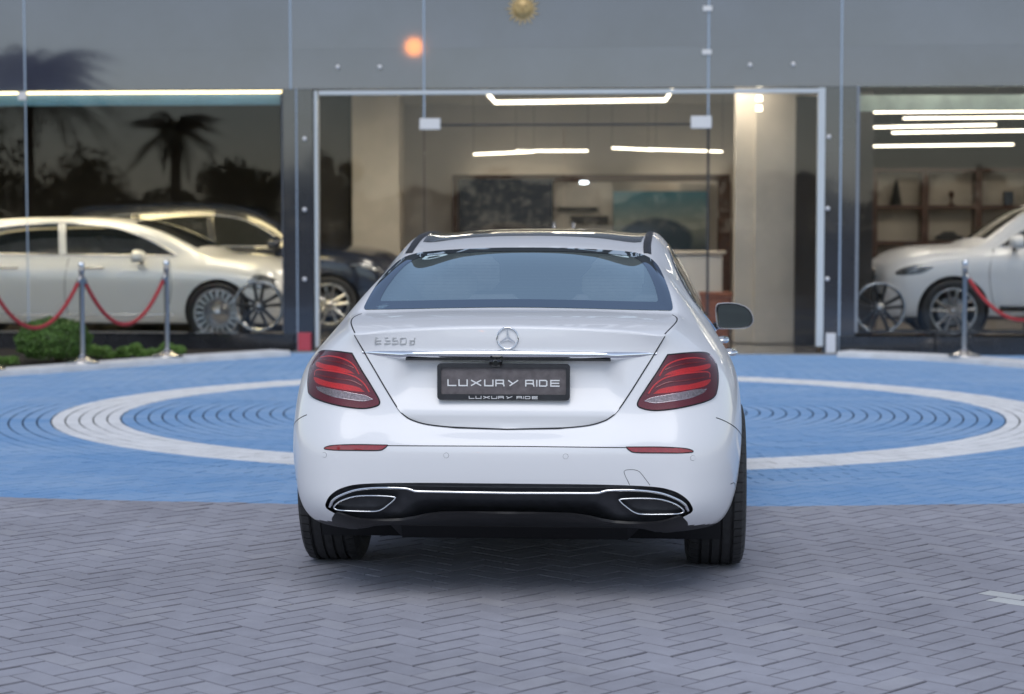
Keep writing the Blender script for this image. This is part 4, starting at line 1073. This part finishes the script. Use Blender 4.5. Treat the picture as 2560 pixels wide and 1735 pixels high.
item('model_car', 2374, 603, SV + .15, MB().prism([(-.2, .02), (.2, .02), (.2, .07), (.1, .09), (.05, .14), (-.09, .14), (-.15, .09), (-.2, .08)], -.07, .07), 'dark_trim', 'dark model car on the middle shelf board', 'model car')
# ceiling lamps (lit)
def tube_lamp(pts, v, z, label, r=.011, m='led_warm', hang=True):
    """linear lamp; pts in photo pixels, each at depth v behind the facade"""
    P = []
    for i, (px, py) in enumerate(pts):
        vv = v[i] if isinstance(v, (list, tuple)) else v; u, zz = fac(px, py, vv); P.append((u, vv, zz))
    root = tag(empty('linear_lamp', bworld(0, 0), BYAW), label, 'lamp', 'lit linear ceiling lamps')
    MB().tube(P, r, 8).build('light_tube', m, root, True)
    MB().tube([(p[0], p[1], p[2] + r * 1.25) for p in P], r * .8, 6).build('lamp_housing', 'steel_white', root, True)
    if hang:
        for p in (P[0], P[-1]): MB().tube([(p[0], p[1], p[2] + r), (p[0], p[1], 3.25)], .003, 5).build('hanging_wire', 'dark_trim', root)
tube_lamp([(1214, 228), (1238, 256), (1664, 250), (1680, 224)], [.75, 2.4, 2.4, .75], 0, 'bright angular lamp high above the glass entrance doors', .020, hang=False)
for i, (a, b, c, d, v, lab) in enumerate([(1184, 386, 1335, 379, 4.6, 'lit tube lamp, leftmost of the row behind the doors'), (1290, 377, 1470, 377, 5.2, 'lit tube lamp, second of the row behind the doors'), (1530, 370, 1640, 375, 5.2, 'lit tube lamp, third of the row behind the doors'), (1620, 373, 1806, 379, 4.6, 'lit tube lamp, rightmost of the row behind the doors')]):
    tube_lamp([(a, b), (c, d)], v, 0, lab)
for a, b, c, d, v, lab in [(2412, 215, 2650, 213, 1.4, 'lit tube lamp, topmost in the right window'), (2161, 281, 2650, 276, 2.2, 'lit tube lamp, second from the top in the right window'), (2258, 296, 2650, 292, 3.0, 'lit tube lamp, third from the top in the right window'), (2148, 319, 2490, 312, 3.8, 'lit tube lamp, fourth from the top in the right window'), (2230, 332, 2650, 325, 4.6, 'lit tube lamp, fifth from the top in the right window'), (2148, 366, 2534, 361, 5.4, 'lit tube lamp, lowest in the right window')]:
    tube_lamp([(a, b), (c, d)], v, 0, lab)
u, z = fac(1898, 258, .9)
sp = tag(empty('spot_lamp', bworld(u, .9, z), BYAW), 'small twin spot lamp glowing at upper right of the entrance', 'lamp')
for k, (dz, m) in enumerate(((.055, 'led_warm'), (-.055, 'led_warm'))): MB().lathe([(0, dz - .03), (.035, dz - .03), (.03, dz + .03), (0, dz + .03)], 14).build('lamp_head', m, sp, True)
MB().tube([(0, .03, -.02), (0, .03, .3)], .006, 6).build('lamp_stem', 'dark_trim', sp)
# reception desk and planter
u, _ = fac(1722, 640, 3.0)
dk = tag(empty('reception_desk', bworld(u, 3.0, FZ), BYAW), 'pale reception counter just inside the glass doors', 'desk')
MB().box(-.42, .42, 0, .6, 0, 1.02, .01).build('counter_front', 'white_counter', dk); MB().box(-.46, .46, -.04, .64, 1.021, 1.06, .006).build('counter_top', 'beige_stone', dk)
u, _ = fac(1790, 700, 2.4)
bx = tag(empty('terracotta_planter', bworld(u, 2.4, FZ), BYAW), 'square terracotta planter behind the right glass door', 'planter')
MB().prism([(-.14, 0), (.14, 0), (.19, .52), (-.19, .52)], -.16, .16).build('pot', 'terracotta', bx); MB().box(-.20, .20, -.18, .18, .521, .57, .006).build('pot_rim', 'terracotta', bx)
# gold sun face on the facade
u, z = fac(1307, 22)
sn = tag(empty('sun_ornament', bworld(u, 0, z), BYAW), 'gold sun face ornament with wavy rays on the grey facade', 'ornament')
MB().lathe([(0, -.06), (.04, -.057), (.085, -.045), (.108, -.02), (.112, 0)], 40, 'y').build('sun_face', 'gold', sn, True)
for k in range(18):
    a = 2 * math.pi * k / 18; ln = .192 if k % 2 else .170; P = []; w = .0125
    for t, s_ in ((.100, 1), (.125, .95), (.15, .6), (ln, .08)): P.append((t, math.sin((t - .1) * 80) * .006, w * s_))
    up_ = [(t, o_ + q) for t, o_, q in P]; dn = [(t, o_ - q) for t, o_, q in P][::-1]
    MB().prism([(x * math.cos(a) - y * math.sin(a), x * math.sin(a) + y * math.cos(a)) for x, y in up_ + dn], -.022, -.002).build('sun_ray', 'gold', sn)
mb = MB()
for g in (-1, 1):
    mb.tube([(g * .018, -.058, .030), (g * .035, -.060, .040), (g * .055, -.054, .032)], .006, 6); mb.tube([(g * .022, -.059, .014), (g * .036, -.058, .018), (g * .05, -.052, .013)], .006, 6)
mb.tube([(0, -.058, .03), (0, -.072, -.005), (0, -.060, -.018)], [.006, .012, .008], 8); mb.tube([(-.03, -.055, -.040), (0, -.062, -.047), (.03, -.055, -.040)], .006, 6)
mb.build('sun_features', 'gold', sn, True)
# boxes at the column feet
def fbox(name, x0, y0, x1, y1, m, label):
    u0, z1 = fac(x0, y0, -.08); u1, z0 = fac(x1, y1, -.08); e = tag(empty(name, bworld((u0 + u1) / 2, -.10, 0), BYAW), label, 'box'); hw = (u1 - u0) / 2
    MB().box(-hw, hw, 0, .085, .02, z1, .004).build('box_body', m, e); MB().box(-hw - .006, hw + .006, -.006, .085, 0, .0195).build('box_base', 'plinth_black', e); return e
fbox('red_box', 745, 832, 777, 868, 'red_box', 'small red box at the foot of the left entrance column'); fbox('white_box', 2065, 833, 2089, 864, 'steel_white', 'small white box at the foot of the right entrance column')

# ================================================================= STANCHIONS, ROPES, PLANTS
def stanchion(x, y, z, label):
    e = tag(empty('stanchion', (x, y, z)), label, 'stanchion', 'chrome rope stanchions')
    MB().lathe([(0, 0), (.165, 0), (.165, .012), (.15, .022), (.09, .038), (.05, .060), (.03, .085), (.026, .09)], 36).build('base', 'brass_steel', e, True)
    MB().lathe([(.025, .085), (.025, .90), (.030, .905), (.030, .93), (.02, .935), (.014, .945)], 20).build('pole', 'pole_steel', e, True)
    MB().lathe([(.0, 1.005), (.018, 1.0), (.029, .985), (.033, .968), (.029, .952), (.014, .942)], 20).build('ball_top', 'chrome', e, True)
    return e
KZ = .06
S1 = (-4.236, 19.60); S2 = (-3.556, 20.49); S3 = (4.686, 20.60); S0 = (-4.94, 18.72); S4 = (5.50, 19.22)
stanchion(*S1, KZ, 'chrome rope stanchion beside the round bush'); stanchion(*S2, KZ, 'chrome rope stanchion in front of the silver sedan front wheel'); stanchion(*S3, KZ, 'chrome rope stanchion in front of the white SUV wheel')
stanchion(*S0, KZ, 'chrome rope stanchion just outside the left edge'); stanchion(*S4, KZ, 'chrome rope stanchion just outside the right edge')
def rope(a, b, sag, label):
    e = tag(empty('rope', ((a[0] + b[0]) / 2, (a[1] + b[1]) / 2, KZ)), label, 'rope', 'red barrier ropes'); ox, oy = (a[0] + b[0]) / 2, (a[1] + b[1]) / 2
    P = []
    for k in range(25):
        t = k / 24; P.append((a[0] + (b[0] - a[0]) * t - ox, a[1] + (b[1] - a[1]) * t - oy, .87 - sag * (1 - (2 * t - 1) ** 2) ** 1.0 * (1.0)))
    MB().tube(P, .020, 10).build('rope_cord', 'rope_red', e, True)
    for p, q in ((P[0], P[1]), (P[-1], P[-2])):
        d = Vector(q) - Vector(p); MB().tube([p, Vector(p) + d * 1.0], .026, 10).build('rope_end', 'pole_steel', e, True)
rope(S0, S1, .50, 'red rope hanging in front of the round bush, from the left edge'); rope(S1, S2, .51, 'red rope hanging between the two left stanchions'); rope(S3, S4, .46, 'red rope in front of the white SUV, running off right')
mat('leaf_box', (.10, .20, .035), .55, 0, .4, 0, .55, 14); mat('leaf_hedge', (.15, .28, .05), .55, 0, .4, 0, .5, 14); mat('leaf_tree', (.035, .06, .02), .6, 0, .3, 0, .5, 2); mat('leaf_palm', (.045, .07, .028), .5, 0, .4, 0, .4, 2)
mat('bark', (.07, .055, .042), .9, 0, .2, 0, .4, 10, .5, 30); mat('twig', (.06, .045, .03), .9)
def leaves(n, size, sampler, rg, up=.4):
    V = []; Fc = []
    for i in range(n):
        p, nrm = sampler(rg); d = Vector((rg.gauss(0, 1), rg.gauss(0, 1), rg.gauss(0, 1))) + Vector(nrm) * 1.3; d.normalize(); a = d.orthogonal().normalized(); a = Matrix.Rotation(rg.uniform(0, 6.28), 3, d) @ a; b = d.cross(a); s_ = size * rg.uniform(.6, 1.3); k = len(V)
        V += [p - a * s_ * .5, p + b * s_ * .28, p + a * s_ * .5 + d * s_ * .1, p - b * s_ * .28]; Fc.append((k, k + 1, k + 2, k + 3))
    return V, Fc
def bush(name, x, y, rx, rz_, label, n, size, m, seed):
    e = tag(empty(name, (x, y, .03)), label, 'bush'); rg = random.Random(seed)
    def smp(g):
        while True:
            v = Vector((g.gauss(0, 1), g.gauss(0, 1), g.gauss(0, 1))).normalized()
            if v.z > -.75: break
        lump = 1 + .05 * math.sin(v.x * 9 + seed) * math.sin(v.y * 8) + .03 * math.sin(v.z * 13)
        q = 1 - abs(g.gauss(0, .07)); return Vector((v.x * rx * lump * q, v.y * rx * lump * q, rz_ * .96 + v.z * rz_ * lump * q)), v
    V, Fc = leaves(n, size, smp, rg); obj('foliage', V, Fc, m, e)
    mb = MB()
    for k in range(9):
        a = k * .7; mb.tube([(0.01 * k, 0, 0), (math.cos(a) * rx * .35, math.sin(a) * rx * .35, rz_ * .9), (math.cos(a) * rx * .75, math.sin(a) * rx * .75, rz_ * 1.3)], [.014, .01, .004], 5)
    mb.build('stems', 'twig', e); return e
q = gp(118, 912, .03); bush('round_bush', q[0] - .0, q[1] + .30, .385, .235, 'clipped round green bush behind the leftmost stanchion', 9000, .030, 'leaf_box', 3)
q0 = gp(206, 900, .03); q1 = gp(452, 893, .03)
hd = tag(empty('low_hedge', (0, 0, .03)), 'strip of low bright green hedge between the two left stanchions', 'hedge'); rg = random.Random(5)
def smp_h(g):
    t = g.random(); w = g.uniform(-.16, .16); h = g.uniform(.0, 1); px_ = q0[0] + (q1[0] - q0[0]) * t; py_ = q0[1] + (q1[1] - q0[1]) * t + .22; top = .10 + .035 * math.sin(t * 17) + .02 * math.sin(t * 41)
    return Vector((px_, py_ + w, top * h ** .5)), Vector((0, -.3, 1))
V, Fc = leaves(6000, .032, smp_h, rg); obj('foliage', V, Fc, 'leaf_hedge', hd)
gl_ = tag(empty('low_hedge', (0, 0, .03)), 'low green hedge at the left edge below the red rope', 'hedge')
def smp_g(g):
    t = g.random(); a = gp(-330, 935, .03); b = gp(28, 918, .03); return Vector((a[0] + (b[0] - a[0]) * t, a[1] + (b[1] - a[1]) * t + .2 + g.uniform(-.14, .14), .09 * g.random() ** .5)), Vector((0, -.3, 1))
V, Fc = leaves(4000, .032, smp_g, rg); obj('foliage', V, Fc, 'leaf_hedge', gl_)

# ================================================================= CARS IN THE SHOWROOM AND LOOSE RIMS
def rim_display(px, label):
    u = fu(px, .16); e = tag(empty('alloy_wheel', bworld(u, .18, ZS - .002 + .283), BYAW - R(90)), label, 'wheel rim', 'loose alloy rims on the window sills')
    # the wheel axis is local x; turned so that its outer face looks out through the glass
    rim_parts(e, .279, .16, 'spoke', 1, True); return e
rim_display(646, 'dark spoked alloy rim standing in the left window, by the silver sedan'); rim_display(2201, 'dark spoked alloy rim standing in the right window, by the white SUV')

def side_details(C, root, sidewin, paint, doors, handles, zhan, pill, mirror, glassm='dark_glass', chromebelt=True, zsill=None):
    for k, g in (('right', 1), ('left', -1)):
        C.patch('side_window', k, sidewin, glassm, root, .002, .06, .0)
        C.ribbon('window_trim', k, sidewin, 'satin_chrome' if chromebelt else 'gloss_black', root, .022, .006, True, .002, .04)
        for P in pill: C.ribbon('window_pillar', k, P, paint if chromebelt else 'gloss_black', root, .085, .005, False, .003, .04)
        for P in doors: C.ribbon('door_gap', k, catmull(P, (), 5, False), 'gap_black', root, .008, .0006, False, .0005, .03)
        for yh in handles:
            p, nn = C.hit(k, yh, zhan); MB().tube([(p.x + g * .0, yh, zhan), (p.x + g * .035, yh + .03, zhan), (p.x + g * .035, yh + .2, zhan), (p.x, yh + .23, zhan)], .013, 8).build('door_handle', 'satin_chrome' if chromebelt else paint, root, True)
        if zsill: C.ribbon('sill_trim', k, [(.45 * zsill[1], zsill[0]), (2.6 * zsill[1], zsill[0])], 'chrome', root, .018, .008, False, .001, .05)
        door_mirror(root, g, g * mirror[0], mirror[1], mirror[2], paint, 1, mirror[3])
# --- silver long sedan, left window
ssx, ssy, ssz = 1.055, 1.093, 1.062
LS = Car(SEDAN, SED_REAR, SED_FRONT, SED_TOP, level=3, crease=[('rear', 7, .75), ('top', 2, .6)], sc=(ssx, ssy, ssz))
# heading right along the facade: car forward (+y) -> facade +x ; near side is its right side
vx = 1.95; wx = fu(542, vx - .93); fa = 3.08 * ssy
ls = tag(empty('silver_sedan', bworld(wx - fa, vx, FZ), BYAW - R(90)), 'long pale silver sedan behind the left showroom window', 'car')
LS.arch(0, .365, .392); LS.arch(fa, .365, .392); LS.body(ls, 'silver_paint')
sw2 = [(a * ssy, b * ssz) for a, b in SW]
side_details(LS, ls, sw2, 'silver_paint', [[(.60, .99), (.56, .75), (.48, .55), (.42, .40)], [(1.58, 1.0), (1.55, .75), (1.55, .5), (1.58, .33)], [(2.78, .98), (2.82, .75), (2.80, .5), (2.74, .33)]], (.75, 1.78), .885, [[(1.50, 1.03), (1.44, 1.40)]], (.93, 2.40, 1.02, 1.1), zsill=(.335, 1.093))
ws2 = [(a * ssx, b * ssy) for a, b in WSP]; LS.patch('windscreen', 'top', ws2, 'dark_glass', ls, .002, .06, 0)
for g in (1, -1):
    LS.patch('headlamp', 'right' if g > 0 else 'left', catmull([(3.72, .66), (3.98, .64), (4.06, .70), (3.98, .78), (3.80, .80)], (), 4), 'head_lamp', ls, .003, .03, .01)
for x in (-.865, .865):
    for y in (0, fa): wheel(ls, x, y, .362, .245, .275, 'disc', 1 if x > 0 else -1)
# --- SUV shape
lowS = [(.80, .28), (.90, .36), (.935, .52), (.945, .75)]
SUV = [
    [(.66, -.78, .36), (.74, -.84, .42), (.78, -.86, .55), (.78, -.84, .78), (.76, -.80, .98), (.72, -.76, 1.12), (.64, -.68, 1.38), (.54, -.62, 1.575)],
    [(.80, -.60, .33), (.87, -.64, .40), (.90, -.66, .54), (.905, -.65, .76), (.885, -.62, .97), (.83, -.60, 1.10), (.71, -.54, 1.38), (.58, -.46, 1.600)],
    st(-.30, [(.80, .30), (.89, .38), (.925, .53), (.935, .76), (.92, .97), (.85, 1.10), (.725, 1.37), (.595, 1.615)]),
    st(.10, lowS + [(.93, .97), (.86, 1.09), (.74, 1.36), (.605, 1.63)]),
    st(.60, lowS + [(.935, .97), (.865, 1.085), (.745, 1.36), (.615, 1.645)]),
    st(1.2, lowS + [(.935, .965), (.865, 1.08), (.75, 1.35), (.62, 1.645)]),
    st(1.75, lowS + [(.935, .96), (.865, 1.075), (.76, 1.31), (.64, 1.57)]),
    st(2.15, lowS + [(.935, .955), (.86, 1.07), (.79, 1.20), (.70, 1.36)]),
    st(2.5, lowS + [(.932, .95), (.855, 1.05), (.81, 1.085), (.75, 1.125)]),
    st(2.95, lowS + [(.925, .93), (.85, 1.015), (.80, 1.045), (.72, 1.07)]),
    st(3.35, [(.80, .28), (.885, .36), (.915, .52), (.92, .72), (.89, .86), (.80, .95), (.74, .985), (.65, 1.005)]),
    st(3.55, [(.66, .28), (.75, .34), (.79, .50), (.79, .68), (.75, .79), (.66, .87), (.60, .905), (.54, .93)])]
SUV_R = [(-.86, .40), (-.92, .44), (-.95, .56), (-.95, .78), (-.92, .98), (-.86, 1.12), (-.76, 1.40), (-.68, 1.615)]
SUV_F = [(3.64, .30), (3.70, .36), (3.73, .50), (3.74, .68), (3.73, .80), (3.70, .89), (3.66, .94), (3.60, .965)]
SUV_T = [None, (1.635, 0), (1.65, 0), (1.665, 0), (1.675, 0), (1.672, 0), (1.60, .06), (1.40, .10), (1.165, .12), (1.12, .04), (1.06, .06), None]
SUVW = catmull([(-.30, 1.20), (.2, 1.135), (2.30, 1.105), (2.10, 1.24), (1.85, 1.38), (1.55, 1.485), (1.0, 1.535), (.3, 1.53), (-.15, 1.47)], (0, 2), 5)
def suv(name, label, paint, loc, rz, chrome):
    C = Car(SUV, SUV_R, SUV_F, SUV_T, level=3, crease=[('rear', 7, .6)])
    o = tag(empty(name, loc, rz), label, 'car'); C.arch(0, .37, .405); C.arch(2.82, .37, .405); C.body(o, paint)
    side_details(C, o, SUVW, paint, [[(.48, 1.12), (.44, .85), (.40, .6), (.46, .45)], [(1.35, 1.1), (1.33, .8), (1.34, .42)], [(2.36, 1.09), (2.42, .85), (2.40, .6), (2.36, .42)]], (.55, 1.55), .93, [[(1.28, 1.12), (1.22, 1.53)], [(.36, 1.14), (.22, 1.52)]], (.95, 2.08, 1.16, 1.15), chromebelt=chrome)
    C.patch('windscreen', 'top', catmull([(-.62, 2.42), (0, 2.56), (.62, 2.42), (.56, 1.85), (0, 1.92), (-.56, 1.85)], (0, 2, 3, 5), 5), 'dark_glass', o, .002, .06, 0)
    for g in (1, -1):
        k = 'right' if g > 0 else 'left'
        hl = C.patch('headlamp', k, catmull([(3.05, .875), (3.2, .80), (3.42, .78), (3.47, .80), (3.40, .855), (3.22, .90)], (0,), 4), 'dark_glass', o, .004, .025, .012)
        C.patch('headlamp_lens', k, catmull([(3.22, .845), (3.34, .81), (3.42, .80), (3.40, .83), (3.28, .87)], (), 3), 'head_lamp', hl, .007, .02, .0)
        C.ribbon('lamp_edge', k, [(3.10, .875), (3.24, .885), (3.40, .845)], 'chrome', hl, .014, .006, False, .004, .03)
        C.patch('air_intake', 'front', [(g * a, b) for a, b in catmull([(.50, .42), (.68, .43), (.70, .54), (.56, .56)], (), 4)], 'gloss_black', o, .003, .03, .01)
    C.patch('grille', 'front', catmull([(-.42, .84), (-.46, .68), (-.34, .46), (.34, .46), (.46, .68), (.42, .84)], (), 4), 'satin_black', o, .004, .04, .015)
    C.ribbon('grille_frame', 'front', catmull([(-.42, .84), (-.46, .68), (-.34, .46), (.34, .46), (.46, .68), (.42, .84)], (), 4), 'chrome', o, .03, .012, True, .004, .03)
    for k, g in (('right', 1), ('left', -1)):
        if chrome: C.ribbon('sill_trim', k, [(.5, .40), (2.3, .40)], 'gloss_black', o, .07, .01, False, .002, .05)
    for x in (-.84, .84):
        for y in (0, 2.82): wheel(o, x, y, .37, .25, .262, 'spoke', 1 if x > 0 else -1)
    return o
vw = 1.95; uw = fu(2386, vw - .92)
suv('white_suv', 'white SUV with double-spoke wheels behind the right showroom window', 'white_paint', bworld(uw + 2.82, vw, FZ + .035), BYAW + R(90), True)
vd = 4.25; ud = fu(822, vd - .92)
suv('dark_suv', 'dark blue SUV standing behind the long silver sedan', 'navy_paint', bworld(ud - 2.82, vd, FZ), BYAW - R(90), True)

# ================================================================= WHAT STANDS BEHIND THE CAMERA (mirrored in the glass)
def tree(name, loc, h, rx, label, seed, n=2600, leaf=.28):
    e = tag(empty(name, loc), label, 'tree', 'trees across the road, mirrored in the glass'); rg = random.Random(seed)
    mb = MB(); mb.tube([(0, 0, -.1), (.05, .02, h * .25), (.0, .08, h * .5), (.1, 0, h * .78)], [.16, .13, .10, .04], 8); cl_ = []
    for k in range(11):
        a = rg.uniform(0, 6.28); z = h * rg.uniform(.38, .86); rr_ = rx * rg.uniform(.35, .85); c = Vector((math.cos(a) * rr_, math.sin(a) * rr_, z)); cl_.append((c, rx * rg.uniform(.30, .52)))
        mb.tube([(0, 0, z * .62), tuple(c * .55 + Vector((0, 0, z * .38))), tuple(c)], [.05, .035, .015], 5)
    mb.build('trunk', 'bark', e, True); cl_.append((Vector((0, 0, h * .88)), rx * .4))
    def smp(g):
        c, r_ = g.choice(cl_); v = Vector((g.gauss(0, 1), g.gauss(0, 1), g.gauss(0, 1))).normalized(); return c + v * r_ * g.random() ** .45, v
    V, Fc = leaves(n, leaf, smp, rg); obj('crown', V, Fc, 'leaf_tree', e); return e
def palm(loc, h, rx, label, seed, fronds=26):
    e = tag(empty('palm_tree', loc), label, 'palm', 'palms across the road, mirrored in the glass'); rg = random.Random(seed)
    MB().tube([(0, 0, -.1), (.1, 0, h * .4), (.15, .05, h * .75), (.12, 0, h)], [.24, .19, .17, .20], 10).build('trunk', 'bark', e, True)
    V = []; Fc = []
    for k in range(fronds):
        a = 2 * math.pi * k / fronds * 2.4 + rg.uniform(-.2, .2); el = rg.uniform(-.15, 1.2); L_ = rx * rg.uniform(.85, 1.15); d = Vector((math.cos(a), math.sin(a), 0)); P = []
        for i in range(15):
            t = i / 14; P.append(Vector((.12, 0, h)) + d * (L_ * t * math.cos(el * (1 - t * .5))) + Vector((0, 0, L_ * (t * math.sin(el) - .75 * t * t))))
        sd_ = d.cross(Vector((0, 0, 1)))
        for i in range(1, 14):
            for g in (-1, 1):
                for j in (0, .5):
                    p = P[i] + (P[min(14, i + 1)] - P[i]) * j; ln = rx * .30 * math.sin(math.pi * min(1, (i + j) / 14 * .9 + .12)) ; tip = p + (sd_ * g * .8 + d * .45 + Vector((0, 0, -.45 + rg.uniform(-.15, .15)))) * ln; w = (P[i] - P[i - 1]).normalized() * .035
                    b0 = len(V); V += [p - w, p + w, tip]; Fc.append((b0, b0 + 1, b0 + 2))
        mbq = len(V)
        for i in range(15): V += [P[i] + sd_ * .02, P[i] - sd_ * .02]
        Fc += [(mbq + 2 * i, mbq + 2 * i + 1, mbq + 2 * i + 3, mbq + 2 * i + 2) for i in range(14)]
    obj('crown', V, Fc, 'leaf_palm', e); return e
LP = 78.0
def zat(py, L): return CAMH + (560 - py) / F * L
palm(mirrored(70, LP), zat(200, LP), 4.1, 'tall palm mirrored at the far left of the facade', 1, 64)
palm(mirrored(430, 62), zat(330, 62), 1.9, 'slim palm mirrored in the left window', 2, 22)
palm(mirrored(1985, 60), zat(470, 60), 1.7, 'short palm mirrored beside the right entrance column', 4, 24)
for i, (px, L_, py, rx, lab) in enumerate([(-120, 82, 300, 3.2, 'broad tree mirrored at the left edge of the left window'), (210, 84, 400, 3.0, 'broad tree mirrored under the tall palm'), (585, 80, 405, 1.7, 'narrow tree mirrored at the right of the left window'), (800, 78, 385, 1.6, 'dark tree mirrored beside the left door frame'), (2330, 90, 480, 2.6, 'low tree mirrored above the white SUV'), (2560, 88, 500, 2.6, 'low tree mirrored at the right edge')]):
    tree('broadleaf_tree', mirrored(px, L_), zat(py, L_), rx, lab, 20 + i)
def stuff_row():
    rg = random.Random(77); V = []; Fc = []
    def smp(g):
        px = g.uniform(-900, 3400); p = mirrored(px, 96 + g.uniform(-1.5, 1.5)); top = 3.3 + .5 * math.sin(px * .011) + .45 * math.sin(px * .031 + 1)
        return Vector((p[0], p[1], top * g.random() ** .7)), Vector((0, 1, .3))
    V, Fc = leaves(16000, .38, smp, rg); o = obj('far_scrub', V, Fc, 'leaf_tree'); o['kind'] = 'stuff'; o['label'] = 'mass of scrub across the road'; return o
stuff_row()
# the low hazy sun that the facade mirrors as an orange disc
dv = ray(1035, 117); dv = dv / np.linalg.norm(dv); dv = dv - 2 * np.dot(dv, by_) * by_
hit_ = CAMP + ray(1035, 117) * (np.dot(BO - CAMP, by_) / np.dot(ray(1035, 117), by_))
mat('sun_haze', (0, 0, 0), 1, 0, 0, 0, 0, 8, 0, 60, (1, .36, .13), 9.0)
sd_ = MB().lathe([(4.0 * math.sin(math.pi * k / 16), -4.0 * math.cos(math.pi * k / 16)) for k in range(17)], 32).build('sky', 'sun_haze', None, True); sd_.location = tuple(hit_ + dv * 900); structure(sd_); sd_['label'] = 'hazy orange setting sun'
